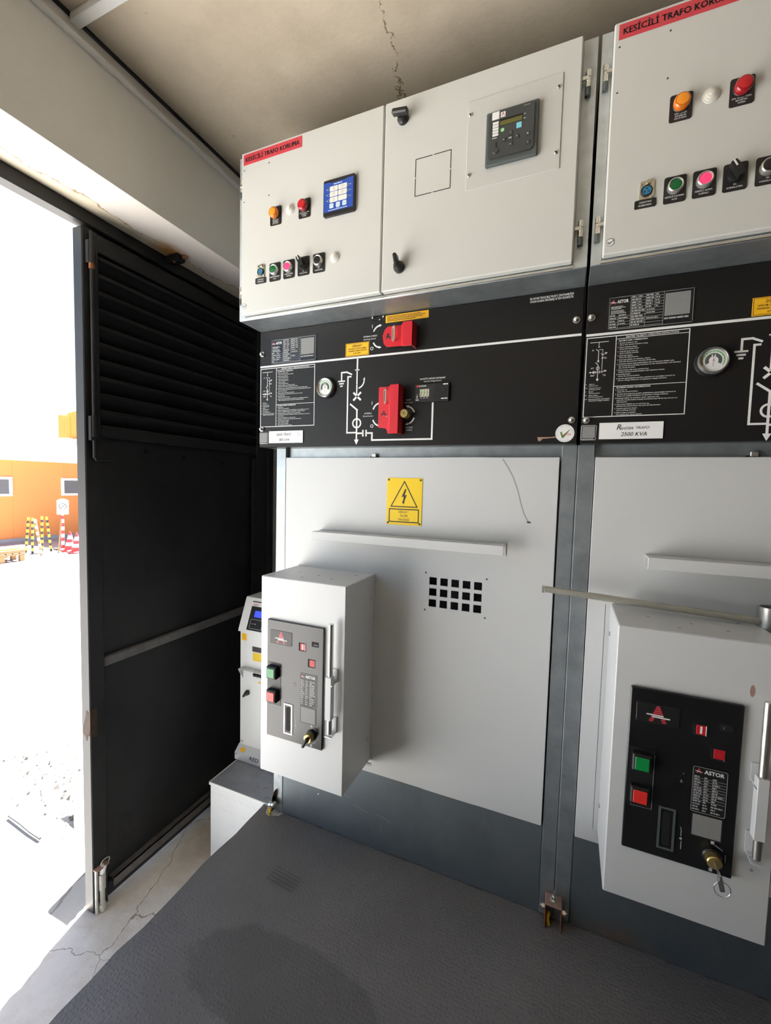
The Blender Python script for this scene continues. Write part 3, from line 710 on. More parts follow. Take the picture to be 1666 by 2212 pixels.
    if left: b.prism([(.905, 1.334), (.936, 1.3335), (.962, 1.3365), (.962, 1.3330), (.93, 1.3305), (.917, 1.3290), (.913, 1.3235), (.907, 1.3240)], -.0003, 0, 'rust_pale')
    op = part(b, 'operating_panel', root)
    # operating instructions
    b = MB(); x0, x1, z0, z1, xd = X(.0045), X(.2185), Z(1.3860), Z(1.5795), X(.069)
    b.line([(x0, z0), (x0, z1), (x1, z1), (x1, z0)], .0019, 0, W, close=True); b.line([(xd, z0), (xd, z1)], .0014, 0, W); b.line([(xd, Z(1.5715)), (x1, Z(1.5715))], .0011, 0, W); b.line([(xd, Z(1.4585)), (x1, Z(1.4585))], .0011, 0, W)
    b.text('İŞLETME TALİMATI / OPERATING INSTRUCTIONS', (xd+x1)/2, Z(1.5735), .0036, 0, W, w=.108, bold=.014)
    def instr(head, rows, zt):
        z = zt; b.text(head, xd+.006, z, .0034, 0, W, 'l', w=.0020*len(head), bold=.014); z -= .0042
        for r in rows:
            b.text(r[0], xd+.0045, z-.001, .0026, 0, W, 'l', bold=.012)
            for t in r[1:]: b.text(t, xd+.0085, z-.001, .0026, 0, W, 'l', w=.00179*len(t), bold=.010); z -= .0046
            z -= .0008
    instr('İŞLETMEYE ALMA / COMMISSIONING', INSTR1, Z(1.5650)); instr('İŞLETMEDEN ÇIKARMA / DECOMMISSIONING', INSTR2, Z(1.4530))
    q = lambda x, z: (X(x), Z(z))
    b.line([q(.012, 1.568), q(.053, 1.568)], .0011, 0, W); b.line([q(.032, 1.568), q(.032, 1.556)], .0011, 0, W); b.line([q(.0305, 1.556), q(.0345, 1.556)], .0011, 0, W)
    b.text('A', *q(.019, 1.5475), .0042, 0, W, bold=.012); b.line([q(.026, 1.5515), q(.032, 1.546), q(.032, 1.522)], .0012, 0, W); b.line([q(.032, 1.5495), q(.041, 1.5495), q(.041, 1.496)], .0008, 0, W)
    b.line([q(.037, 1.541), q(.041, 1.536), q(.048, 1.541)], .0009, 0, W); arrow(b, *q(.047, 1.540), 20, .005, 0, W); b.text('TA', *q(.047, 1.527), .004, 0, W, bold=.012)
    b.arc(*q(.041, 1.529), .0016, 0, 360, .0008, 0, W, 10); b.line([q(.030, 1.5235), q(.034, 1.5195)], .0011, 0, W); b.line([q(.030, 1.5195), q(.034, 1.5235)], .0011, 0, W)
    b.line([q(.026, 1.519), q(.032, 1.513), q(.032, 1.474)], .0012, 0, W); b.arc(*q(.032, 1.505), .0035, 0, 360, .0011, 0, W, 16); b.text('AT', *q(.0195, 1.5035), .004, 0, W, bold=.012)
    b.line([q(.014, 1.4955), q(.041, 1.4955)], .0009, 0, W); arrow(b, *q(.017, 1.4955), 180, .005, 0, W); b.arc(*q(.023, 1.4955), .0022, 0, 360, .0016, 0, W, 12)
    for x in (.028, .036): b.line([q(x, 1.499), q(x, 1.492)], .0010, 0, W)
    b.line([q(.040, 1.4935), q(.045, 1.4975), q(.049, 1.4975)], .0010, 0, W); arrow(b, *q(.047, 1.4975), 5, .005, 0, W); b.text('RST', *q(.021, 1.4855), .004, 0, W, bold=.012); b.text('TA', *q(.047, 1.4855), .004, 0, W, bold=.012); arrow(b, *q(.032, 1.479), -90, .006, 0, W)
    z = 1.4655
    for k, t1, t2 in (('A', 'Ayırıcı', 'Disconnector'), ('TA', 'Toprak ayırıcısı', 'Earthing switch'), ('K', 'Kesici', 'Circuit breaker'), ('AT', 'Akım trafosu', 'Current transformer'), ('RST', 'Kapasitif gerilim göstergesi', 'Capacitive voltage indicator')):
        b.text(k, X(.0065), Z(z), .0024, 0, W, 'l', bold=.01)
        for t in (t1, t2): b.text(t, X(.0145), Z(z), .0024, 0, W, 'l', w=.00168*len(t), bold=.01); z -= .0040
        z -= .0012
    part(b, 'instruction_print', op)
    # rating plate
    b = MB(); x0, z0, w, h = X(.0505), Z(1.5945), .1710, .0755; Y = -.0012
    b.box(x0-.003, x0+w+.003, Y, 0, z0-.003, z0+h+.003, 'gloss_black', .0005)
    for px_, pz_ in ((x0-.001, z0-.001), (x0+w+.001, z0-.001), (x0-.001, z0+h+.001), (x0+w+.001, z0+h+.001)): b.cyl((px_, Y, pz_), (px_, Y-.002, pz_), .0026, 'black_plastic', 10)
    G = 'print_grey'; ln = lambda u0, v0, u1, v1: b.line([(x0+u0*w, z0+v0*h), (x0+u1*w, z0+v1*h)], .0005, Y, G)
    b.line([(x0, z0), (x0+w, z0), (x0+w, z0+h), (x0, z0+h)], .0006, Y, G, close=True)
    for u in (.265, .445, .660): ln(u, 0 if u != .445 else .02, u, 1)
    ln(.35, .58, .35, 1); ln(.555, .58, .555, 1); ln(.11, 0, .11, .40)
    for k in range(11): ln(.265, .04+k*.087, .66, .04+k*.087)
    for k in range(5): ln(0, .04+k*.09, .265, .04+k*.09)
    mark_A(b, x0+.045*w, z0+.86*h, .011, Y-.0002, bars=5); b.text('ASTOR', x0+.165*w, z0+.815*h, .0075, Y, W, w=.024, bold=.03)
    for v, ww in ((.70, .15), (.665, .18), (.63, .13), (.57, .16), (.53, .17), (.49, .19)): b.bars(x0+.02*w, z0+v*h, ww*w, .0016, Y, 'print_grey', .006)
    for k in range(5):
        b.bars(x0+.01*w, z0+(.06+k*.09)*h, random.uniform(.05, .09)*w, .0026, Y, G, .006)
        if k: b.bars(x0+.12*w, z0+(.06+k*.09)*h, random.uniform(.05, .12)*w, .0024, Y, G, .006)
    for k in range(11):
        v = .065+k*.087
        b.bars(x0+.275*w, z0+v*h, (random.uniform(.05, .075) if k > 5 else random.uniform(.10, .16))*w, .0030, Y, G, .006)
        if k > 5: b.bars(x0+.36*w, z0+v*h, random.uniform(.03, .05)*w, .0026, Y, G, .005); b.bars(x0+.452*w, z0+v*h, random.uniform(.06, .09)*w, .0030, Y, G, .006); b.bars(x0+.565*w, z0+v*h, random.uniform(.03, .05)*w, .0026, Y, G, .005)
        elif k in (2, 4, 5): b.bars(x0+.46*w, z0+v*h, random.uniform(.06, .15)*w, .0022, Y, G, .005)
    b.plate(x0+.675*w, z0+.255*h, x0+.965*w, z0+.93*h, Y, 'qr_blank'); b.bars(x0+.675*w, z0+.155*h, .28*w, .0034, Y, G, .010)
    part(b, 'rating_plate', op)
    # blank code tag and handwritten card
    b = MB(); b.rrect(X(.0015), Z(1.3285), X(.0365), Z(1.3655), .004, -.0006, 0, W); b.rrect(X(.0025), Z(1.3295), X(.0355), Z(1.3645), .0035, -.001, 0, 'legend_black'); b.rrect(X(.0045), Z(1.3335), X(.0335), Z(1.3630), .002, -.0014, 0, 'qr_blank')
    b.bars(X(.006), Z(1.3305), .024, .0015, -.001, G, .006); part(b, 'code_tag', op)
    b = MB(); b.box(X(.0415), X(.1795), -.0022, 0, Z(1.3285), Z(1.3715), 'gloss_black', .0006); b.plate(X(.0425), Z(1.3300), X(.1785), Z(1.3700), -.0022, 'label_white', .0006)
    H = 'print_black'; Y = -.0028
    if left:
        b.text('SAHA TRAFO', X(.103), Z(1.3540), .0092, Y, H, w=.060, shear=.2); b.text('800 kVA', X(.105), Z(1.3365), .0092, Y, H, w=.040, shear=.2)
        b.text('A.N.', X(.160), Z(1.3600), .0040, Y, H, w=.010, shear=.3); b.bars(X(.158), Z(1.3545), .014, .0020, Y, G, .004)
    else:
        b.text('R', X(.0855), Z(1.3525), .0135, Y, H, shear=.25); b.text('IHTIM', X(.103), Z(1.3520), .0068, Y, H, w=.026, shear=.2); b.text('TRAFO', X(.136), Z(1.3535), .0062, Y, H, w=.028, shear=.25)
        b.text('2500 KVA', X(.118), Z(1.3370), .0098, Y, H, w=.055, shear=.2)
    part(b, 'name_card', op, 'white card with handwriting')
    # pressure gauge
    b = MB(); c = (X(.2645), 0, Z(1.5005)); N = (0, -1, 0)
    b.lathe([(.0345, 0), (.0345, .003), (.032, .006), (.0305, .010)], c, N, 'panel_black' if not left else 'gloss_black', 40); b.lathe([(.0305, .004), (.0300, .014), (.0275, .0165), (.0255, .0150), (.0250, .011)], c, N, 'steel' if left else 'relay_grey', 40)
    if not left: b.lathe([(.0268, .0158), (.0262, .0166), (.0252, .0160)], c, N, 'nickel', 40, cap=False)
    b.lathe([(.0255, .008), (.0252, .0118), (.0005, .0118)], c, N, 'gauge_face', 40); Yg = -.0120; gx, gz = c[0], c[2]
    b.arc(gx, gz, .0125, -30, 210, .0065, Yg, 'relay_grey', 28); b.arc(gx, gz, .0205, -30, 205, .0012, Yg, 'led_green', 28); b.arc(gx, gz, .0222, 205, 150, .0014, Yg, 'label_red', 12)
    for k in range(13):
        a = R(-30+k*20); b.line([(gx+.0185*math.cos(a), gz+.0185*math.sin(a)), (gx+.0215*math.cos(a), gz+.0215*math.sin(a))], .0005, Yg, 'print_black')
    b.line([(gx-.002, gz+.004), (gx-.003, gz+.013)], .0022, Yg-.0004, 'gauge_face'); b.line([(gx+.002, gz+.004), (gx+.003, gz+.013)], .0022, Yg-.0004, 'gauge_face')
    b.line([(gx-.0015, gz-.002), (gx, gz+.003), (gx+.0015, gz-.002)], .0006, Yg, 'label_red'); b.disc(gx, gz-.006, .0009, Yg, 'print_black', .0004, 8); b.disc(gx, gz-.011, .0009, Yg, 'print_black', .0004, 8)
    part(b, 'pressure_gauge', op)
    # yellow labels
    b = MB(); b.plate(X(.3305), Z(1.5920), X(.4105), Z(1.6310), 0, 'label_yellow', .0008); b.line([(X(.3325), Z(1.594)), (X(.3325), Z(1.629)), (X(.4085), Z(1.629)), (X(.4085), Z(1.594))], .0007, -.0008, H, close=True)
    b.text('DİKKAT!', X(.3705), Z(1.6185), .0068, -.0008, H, w=.032, bold=.012)
    for t, z, ww in (('GERİLİM GÖSTERGE LAMBASI', 1.6115, .062), ('YANARKEN TOPRAK AYIRICISINI', 1.6050, .064), ('KAPATMA!', 1.5980, .026)): b.text(t, X(.3705), Z(z), .0040, -.0008, H, w=ww, bold=.006)
    part(b, 'caution_label', op, 'yellow caution label')
    b = MB(); b.plate(X(.4630), Z(1.6785), X(.5960), Z(1.6995), 0, 'label_yellow', .0008)
    for k, ww in enumerate((.105, .118, .110, .090)): b.bars(X(.468), Z(1.6945-k*.0042), ww, .0017, -.0008, H, .006)
    part(b, 'caution_label', op, 'long yellow caution label')
    # red padlock covers
    def cover(y0, y1, flat, xs, xr0, xr1, zr0, zr1, zs0, zs1):
        b.prism([(X(a), Z(c)) for a, c in flat], y0, y0+.003, 'cover_red')
        vs = [(X(xs), y0, Z(zs0)), (X(xr0), y1, Z(zr0)), (X(xr0), y1, Z(zr1)), (X(xs), y0, Z(zs1))]; vs += [(x+.0015, y+.003, z) for x, y, z in vs]
        b.add(vs, [(0, 1, 2, 3), (7, 6, 5, 4), (0, 4, 5, 1), (1, 5, 6, 2), (2, 6, 7, 3), (3, 7, 4, 0)], 'cover_red')
        b.box(X(xr0)-.0002, X(xr1), y1, y1+.003, Z(zr0), Z(zr1), 'cover_red', .0006); b.box(X(xr1)-.003, X(xr1), y1, -.0005, Z(zr0), Z(zr1), 'cover_red', .0006)
        b.box(X(xr0), X(xr1), y1+.003, -.0005, Z(zr1)-.003, Z(zr1), 'cover_red')
    b = MB()
    cover(-.014, -.036, [(.462, 1.625), (.460, 1.637), (.467, 1.655), (.476, 1.662), (.5195, 1.662), (.5195, 1.603), (.474, 1.604), (.464, 1.614)], .5195, .5330, .5625, 1.594, 1.662, 1.603, 1.662)
    b.cyl((X(.50), -.011, Z(1.633)), (X(.50), -.0005, Z(1.633)), .012, 'black_plastic', 14)
    mark_A(b, X(.478), Z(1.6345), .0155, -.014, 'print_black', 'print_black', 1)
    b.text('A', X(.478), Z(1.6265), .0150, -.0142, 'print_black', bold=.02); loop(b, X(.4975), Z(1.6385), .0105, .040, -.014, .012)
    part(b, 'padlock_cover', op, 'red earthing switch cover')
    b = MB()
    cover(-.014, -.036, [(.4525, 1.370), (.4525, 1.486), (.4545, 1.4885), (.4850, 1.4885), (.4850, 1.3520), (.4835, 1.3520), (.4815, 1.3600), (.4770, 1.3665)], .4850, .4990, .5265, 1.3485, 1.4890, 1.3510, 1.4885)
    b.cyl((X(.472), -.011, Z(1.43)), (X(.472), -.0005, Z(1.43)), .012, 'black_plastic', 14)
    b.text('A', X(.4700), Z(1.4040), .0150, -.0142, 'print_black', bold=.02); b.line([(X(.460), Z(1.409)), (X(.480), Z(1.409))], .0018, -.0144, 'print_black'); loop(b, X(.4755), Z(1.4605), .0105, .040, -.014, .012)
    b.box(X(.478), X(.483), -.0155, -.014, Z(1.4005), Z(1.4030), 'nickel')
    part(b, 'padlock_cover', op, 'tall red disconnector cover')
    b = MB(); c = (X(.5395), 0, Z(1.4060)); b.lathe([(.0165, 0), (.0165, .004), (.0135, .006)], c, N, 'black_plastic', 24); b.lathe([(.0125, .004), (.0125, .028), (.0115, .030), (.0005, .030)], c, N, 'brass', 28)
    b.lathe([(.0050, .030), (.0046, .0312), (.0005, .0312)], c, N, 'brass', 16); b.plate(c[0]-.0006, c[2]-.0035, c[0]+.0006, c[2]+.0035, -.0312, 'deep_black', .0003)
    part(b, 'lock_cylinder', op, 'round brass lock cylinder')
    # capacitive voltage indicator
    b = MB(); b.box(X(.5640), X(.6655), -.007, 0, Z(1.4390), Z(1.4915), 'black_plastic', .0012); b.box(X(.5675), X(.6640), -.0085, -.007, Z(1.4410), Z(1.4895), 'legend_black', .0006); Y = -.0085
    b.disc(X(.5720), Z(1.4845), .0032, Y, 'button_red'); b.text('DATAKOM', X(.5870), Z(1.4825), .0042, Y, W, w=.021, bold=.015)
    b.plate(X(.5795), Z(1.4545), X(.6070), Z(1.4755), Y, 'lcd_pale')
    for k in range(3):
        xx = X(.5840)+k*.0088; zz = Z(1.4650); b.line([(xx+.0015, zz+.0085), (xx-.0015, zz+.001), (xx+.0016, zz+.001), (xx-.0008, zz-.0065)], .0010, Y-.0006, 'print_black'); arrow(b, xx-.0006, zz-.006, -105, .003, Y-.0006, 'print_black')
        b.text('L%d' % (k+1), xx, Z(1.4495), .0034, Y, W, bold=.012)
    b.line([(X(.5715), Z(1.4625)), (X(.5715), Z(1.4555))], .0007, Y, W); b.line([(X(.5680), Z(1.4560)), (X(.5750), Z(1.4560))], .0009, Y, W); b.line([(X(.5690), Z(1.4485)), (X(.5715), Z(1.4540)), (X(.5740), Z(1.4485))], .0009, Y, W)
    b.bars(X(.5675), Z(1.4440), .009, .0028, Y, W, .004); b.bars(X(.6480), Z(1.4850), .0140, .0028, Y, W, .006); b.bars(X(.6430), Z(1.4455), .0185, .0026, Y, W, .006)
    b.prism([(X(.6270), Z(1.4860)), (X(.6430), Z(1.4860)), (X(.6590), Z(1.4650)), (X(.6560), Z(1.4530)), (X(.6430), Z(1.4520)), (X(.6400), Z(1.4440)), (X(.6150), Z(1.4440)), (X(.6150), Z(1.4600))], Y-.0008, Y, 'black_plastic')
    part(b, 'voltage_indicator', op)
    for x, z in ((.0115, 1.6285), (.0115, 1.3780), (.9845, 1.6230), (.9850, 1.3755)):
        b = MB(); b.cyl((X(x), -.003, Z(z)), (X(x), 0, Z(z)), .0085, 'zinc', 16); b.lathe([(.0062, .003), (.0064, .007), (.0055, .0105), (.0028, .0125), (.0004, .013)], (X(x), 0, Z(z)), N, 'zinc', 16)
        part(b, 'dome_nut', op)
    for k, (x, z) in enumerate(((.4205, 1.6975), (.4555, 1.6975), (.4435, 1.6890))):
        b = MB(); b.cyl((X(x), -.0035, Z(z)), (X(x), 0, Z(z)), .0026, 'zinc', 10); part(b, 'rivet', op)
    b = MB(); b.tube([(X(.4175), -.002, Z(1.6915)), (X(.424), -.003, Z(1.6935)), (X(.434), -.003, Z(1.6935)), (X(.446), -.003, Z(1.686)), (X(.449), -.002, Z(1.683))], .0016, 'deep_black', 8); part(b, 'wire_stub', op)
    if left:
        b = MB(); sx, sz = .9710, 1.3425; b.disc(sx, sz, .0225, 0, 'label_white', .0005, 40)
        ring = 'KALİTE KONTROL  QUALITY CONTROL  '
        for k, ch in enumerate(ring):
            a = R(200-k*360/len(ring)); b.text(ch, sx+.0180*math.cos(a), sz+.0180*math.sin(a)-.0002, .0028, -.0005, 'print_grey', bold=.01, rot=a-PI/2)
        b.prism([(sx-.0115, sz+.003), (sx-.0080, sz+.004), (sx-.0045, sz-.005), (sx+.0145, sz+.0125), (sx-.0035, sz-.0120), (sx-.0065, sz-.0120)], -.0010, -.0005, 'check_green')
        b.text('ASTOR', sx+.006, sz-.0055, .0048, -.0010, 'label_red', w=.018, bold=.01)
        part(b, 'inspection_sticker', op, 'round white inspection sticker')
    return op

def cubicle(fx, px_, dz, which):
    left = which == 'left'
    root = thing('switchgear_cubicle', 'grey switchgear cubicle with the 800 kVA card and yellow lightning warning sign' if left else 'grey switchgear cubicle with the 2500 kVA card, right of the floor clamp', 'switchgear cubicle', (fx+.48, .5, 0), 'switchgear cubicles')
    for x0, x1, nm in ((0, .0405, 'frame_post'), (.9205, .9585, 'frame_post')):
        b = MB(); b.box(fx+x0, fx+x1, .036, .080, 0, 1.317, 'galvanised', .002); part(b, nm, root)
    b = MB(); b.box(fx+.0405, fx+.9205, .052, .075, 1.272, 1.317, 'galvanised', .001)
    b.box(fx+.363, fx+.378, .040, .052, 1.2855, 1.2965, 'zinc', .001); b.box(fx+.357, fx+.383, .044, .052, 1.284, 1.288, 'panel_black')
    part(b, 'header_rail', root)
    b = MB(); b.box(fx+.002, fx+.004, .08, 1.0, 0, 1.317, 'galvanised'); part(b, 'side_panel', root)
    b = MB(); b.box(fx+.9545, fx+.9565, .08, 1.0, 0, 1.317, 'galvanised'); part(b, 'side_panel', root)
    b = MB(); b.box(fx+.004, fx+.9545, .995, 1.0, 0, 1.317, 'galvanised'); part(b, 'back_panel', root)
    b = MB(); b.box(px_+.004, px_+.9985, .034, 1.0, 1.3172, 1.7018, 'galvanised', .001); part(b, 'upper_housing', root)
    b = MB(); b.box(fx+.0412, fx+.9197, .0372, .048, .001, .2555, 'plinth', .001)
    if left:
        b.disc(.235, .118, .0028, .0372, 'label_white', .0003, 8)
        for x, z, L in ((.31, .155, .05), (.37, .125, .06), (.46, .12, .05)): b.line([(x, z), (x+L, z-.012)], .0012, .0372, 'mark_scuff', .0002)
    part(b, 'plinth_panel', root)
    # door with a real punched grille
    b = MB(); D = 'door_paint'; y0, y1 = .0328, .050; x0, x1, z0, z1 = fx+.0425, fx+.9165, .2575, 1.2840
    if left:
        y1 = y0+.0022
        gx0, gz0, cw, p = .6140, .8355, .0228, .0336; gx1, gz1 = gx0+4*p+cw, gz0+2*p+cw
        b.box(x0, gx0, y0, y1, z0, z1, D, .0012); b.box(gx1, x1, y0, y1, z0, z1, D, .0012)
        e = .0012; b.box(gx0-e, gx1+e, y0, y1, z0, gz0, D, 0); b.box(gx0-e, gx1+e, y0, y1, gz1, z1, D, 0)
        for k in range(4): b.box(gx0+k*p+cw, gx0+(k+1)*p, y0, y1, gz0, gz1, D)
        for k in range(2): b.box(gx0, gx1, y0+.0001, y1, gz0+k*p+cw, gz0+(k+1)*p, D)
        for x, z in ((.602, .938), (.784, .937), (.783, .824), (.602, .824)): b.disc(x, z, .0028, y0, 'mark_hole', .0003, 10)
        b.line([(.814, 1.279), (.829, 1.257), (.845, 1.228), (.858, 1.193), (.869, 1.154), (.878, 1.128), (.889, 1.108)], .0034, y0, 'mark_scuff', .0002)
        b.prism([(.884, 1.1075), (.892, 1.1095), (.897, 1.1045), (.888, 1.1045)], y0-.001, y0, 'mark_hole')
    else:
        b.box(x0, x1, y0, y1, z0, z1, D, .0012)
        b.line([(1.0895, .285), (1.0895, .905)], .0012, y0, 'mark_hole', .0002); b.box(1.089, 1.103, y0-.003, y0, .280, .296, D)
    dr = part(b, 'door', root)
    # bent ledge bar
    b = MB(); bx0, bx1, bz0, bz1 = (.2285, .8335, 1.0170, 1.0430) if left else (1.1695, 1.7745, 1.0150, 1.0430)
    b.box(bx0, bx1, -.0215, -.019, bz0, bz1, D, .0008); b.box(bx0, bx1, -.019, y0, bz1-.0025, bz1, D, .0004); b.box(bx0, bx1, y0-.0025, y0-.0005, bz0-.008, bz1, D)
    b.box(bx0, bx1, -.019, -.010, bz0, bz0+.0025, D)
    part(b, 'ledge_bar', dr)
    if left:
        b = MB(); sx0, sx1, sz0, sz1 = .4675, .5830, 1.0770, 1.2215; Y = y0-.0015
        b.box(sx0, sx1, Y, y0, sz0, sz1, 'sign_yellow', .0005); H = 'print_black'; cx = (sx0+sx1)/2
        for x, z in ((sx0+.006, sz0+.006), (sx1-.006, sz0+.006), (sx0+.006, sz1-.006), (sx1-.006, sz1-.006)): b.disc(x, z, .0032, Y, H, .0008, 12)
        b.line([(cx-.0425, 1.1335), (cx, 1.2105), (cx+.0425, 1.1335)], .0030, Y, H, close=True)
        b.prism([(cx+.003, 1.189), (cx-.0085, 1.1625), (cx-.0010, 1.1652), (cx-.0035, 1.150), (cx-.0060, 1.1508), (cx-.0030, 1.1400), (cx+.0030, 1.1490), (cx+.0008, 1.1495), (cx+.0085, 1.1705), (cx+.0010, 1.1680), (cx+.0068, 1.1850)], Y-.0004, Y, H)
        b.line([(cx-.0475, 1.0865), (cx+.0475, 1.0865), (cx+.0475, 1.1255), (cx-.0475, 1.1255)], .0030, Y, H, close=True)
        for t, z, ww in (('DİKKAT !', 1.1140, .033), ('ÖLÜM', 1.1025, .024), ('TEHLİKESİ', 1.0905, .037)): b.text(t, cx, z, .0070, Y, H, w=ww)
        part(b, 'warning_sign', dr, 'yellow lightning danger sign')
    mechanism_panel(root, px_, dz, which)
    return root
cubicle(.045, 0, 0, 'left'); cubicle(1.0045, 1.0070, -.0045, 'right')

# ------------------------------------------------------------------ breaker mechanism boxes
def breaker_box(ox, oz, which):
    left = which == 'left'; X = lambda x: ox+x
    Z = lambda z: oz+z
    root = thing('breaker_box', 'projecting grey breaker box under the punched grille, bare top' if left else 'projecting grey breaker box with a steel crank rod across its top', 'breaker box', (ox+.145, .02, oz), 'breaker mechanism boxes')
    W_, H_ = .291, .6110; yf = -.1594
    b = MB(); D = 'door_paint'
    b.box(X(0), X(W_), yf, .0300, Z(0), Z(H_), D, .0022); b.box(X(.003), X(W_+.003), .0300, .0326, Z(-.003), Z(H_+.004), D, .0005)
    for x, y in ((.07, -.06), (.12, -.12), (.15, -.075), (.21, -.10), (.25, -.02)): b.lathe([(.0035, 0), (.003, .0008), (.0005, .001)], (X(x), y, Z(H_)), (0, 0, 1), 'mark_scuff', 10)
    for z in (.54, .085):
        for xs, d in ((W_, 1), (0, -1)): b.lathe([(.0055, 0), (.005, .0025), (.0005, .003)], (X(xs), .003, Z(z)), (d, 0, 0), 'steel', 12)
    if left: b.cyl((X(W_-.02), .012, Z(-.004)), (X(W_+.012), .012, Z(-.004)), .004, 'steel', 8)
    else:
        b.prism([(X(.238)+.004*math.cos(k*PI/6), Z(.5140)+.012*math.sin(k*PI/6)) for k in range(12)], yf-.0003, yf, 'rust_pale'); b.disc(X(.2590), Z(.150), .003, yf, 'mark_scuff', .0006, 10)
    part(b, 'housing', root)
    # black fascia, local origin at its lower left corner
    F = yf-.0085; fx = lambda u: X(.0305+u)
    fz = lambda v: Z(.1245+v)
    b = MB(); b.box(fx(0), fx(.1955), F, yf, fz(0), fz(.3595), 'gloss_black', .0015)
    b.disc(fx(.100), fz(.178), .0052, F, 'black_plastic', .0003, 16); b.line([(fx(.0985), fz(.1755)), (fx(.100), fz(.1805)), (fx(.1015), fz(.1755))], .0008, F-.0003, 'print_grey')
    b.disc(fx(.103), fz(.195), .001, F, 'print_grey', .0003, 8)
    b.line([(fx(.104), fz(.080)), (fx(.106), fz(.074)), (fx(.106), fz(.060))], .0012, F, 'print_grey'); b.disc(fx(.106), fz(.055), .0024, F, 'print_grey', .0004, 12); b.line([(fx(.107), fz(.050)), (fx(.107), fz(.032))], .0012, F, 'print_grey')
    fa = part(b, 'fascia', root)
    Gy = 'print_grey'
    b = MB(); b.rrect(fx(.0120), fz(.2880), fx(.0890), fz(.3300), .003, F-.0012, F, 'legend_black'); b.line([(fx(.012), fz(.290)), (fx(.012), fz(.328))], .0006, F-.0012, Gy)
    mark_A(b, fx(.0510), fz(.3090), .0350, F-.0012, 'label_red', 'print_white', 8); part(b, 'logo_plate', fa)
    for u, v, kind in ((.1130, .2820, 0), (.1450, .2390, 1)):
        b = MB(); b.box(fx(u), fx(u+.0245), F-.0006, F, fz(v), fz(v+.0240), 'deep_black'); b.box(fx(u+.006), fx(u+.0240), F-.0012, F, fz(v+.0030), fz(v+.0225), 'red_core', .0003)
        if kind == 0: b.plate(fx(u+.0125), fz(v+.0055), fx(u+.0160), fz(v+.0205), F-.0012, 'print_white', .0004); b.line([(fx(u+.0225), fz(v+.002)), (fx(u+.0225), fz(v+.023))], .0014, F-.0012, 'print_white')
        else: b.text('O', fx(u+.0150), fz(v+.0085), .0080, F-.0012, 'label_red'); b.line([(fx(u+.0235), fz(v)), (fx(u+.0235), fz(v+.022))], .0010, F-.0006, Gy)
        part(b, 'state_window', fa, 'small red state window')
    b = MB(); b.box(fx(.1570), fx(.1800), F-.0005, F, fz(.3015), fz(.3160), 'deep_black'); b.box(fx(.1640), fx(.1790), F-.0012, F, fz(.3050), fz(.3100), 'black_plastic', .0005); part(b, 'operation_counter', fa)
    b = MB(); b.rrect(fx(.0035), fz(.1000), fx(.0510), fz(.2300), .003, F-.0010, F, 'legend_black'); b.line([(fx(.010), fz(.1000)), (fx(.0505), fz(.1005)), (fx(.0505), fz(.2200))], .0006, F-.0010, Gy); part(b, 'button_plate', fa)
    for v, m, lab in ((.2030, 'square_green', 'square green push button'), (.1310, 'button_red', 'square red push button')):
        b = MB(); cx, cz = fx(.0262), fz(v); b.box(cx-.0175, cx+.0175, F-.0150, F-.001, cz-.0185, cz+.0185, 'black_plastic', .0015); b.box(cx-.0155, cx+.0155, F-.0165, F-.015, cz-.0165, cz+.0165, 'legend_black', .0008)
        b.box(cx-.0130, cx+.0130, F-.0185, F-.0165, cz-.0140, cz+.0140, m, .0010); b.text('I' if 'green' in m else 'O', cx, cz-.004, .0075, F-.0185, m)
        part(b, 'push_button', fa, lab)
    b = MB(); x0, z0, w, h = fx(.1185), fz(.1215), .0585, .0965; b.rrect(x0, z0, x0+w, z0+h, .003, F-.0008, F, 'legend_black'); Y = F-.0008
    b.line(rr(x0+.0006, z0+.0006, x0+w-.0006, z0+h-.0006, .003, 2), .0006, Y, Gy, close=True)
    mark_A(b, x0+.010, z0+h-.009, .010, Y, bars=5); b.text('ASTOR', x0+.036, z0+h-.0125, .0080, Y, 'print_white', w=.034, bold=.03)
    for k in range(13):
        zz = z0+.0045+k*.0058; b.bars(x0+.003, zz, random.uniform(.008, .014), .0028, Y, Gy, .005)
        b.bars(x0+.020, zz, random.uniform(.005, .009), .0026, Y, Gy, .004); b.bars(x0+.034, zz, random.uniform(.006, .020), .0028, Y, Gy, .005)
        if k > 3: b.line([(x0+.002, zz-.0012), (x0+w-.002, zz-.0012)], .0005, Y, Gy)
    part(b, 'rating_plate', fa)
    b = MB(); b.rrect(fx(.1205), fz(.0690), fx(.1755), fz(.1200), .002, F-.0008, F, 'legend_black'); b.plate(fx(.1235), fz(.0720), fx(.1725), fz(.1170), F-.0008, 'qr_blank' if not left else 'tag_grey', .0003); part(b, 'blank_tag', fa)
    b = MB(); b.line([(fx(.066), fz(.0235)), (fx(.0925), fz(.0235)), (fx(.0925), fz(.1120)), (fx(.066), fz(.1120))], .0040, F, 'steel' if left else 'relay_grey', .002, close=True); b.rrect(fx(.0715), fz(.0300), fx(.0860), fz(.1045), .005, F-.0008, F, 'deep_black'); part(b, 'crank_slot', fa)
    b = MB(); c = (fx(.1600), F, fz(.0380)); N = (0, -1, 0)
    b.lathe([(.0165, 0), (.0165, .004), (.0145, .006)], c, N, 'black_plastic', 24); b.lathe([(.0135, .004), (.0130, .020), (.0115, .022), (.0005, .022)], c, N, 'brass', 24)
    for a in (80, 20, -40): b.line([(c[0]+.024*math.cos(R(a)), c[2]+.024*math.sin(R(a))), (c[0]+.024*math.cos(R(a-38)), c[2]+.024*math.sin(R(a-38)))], .0010, F, Gy)
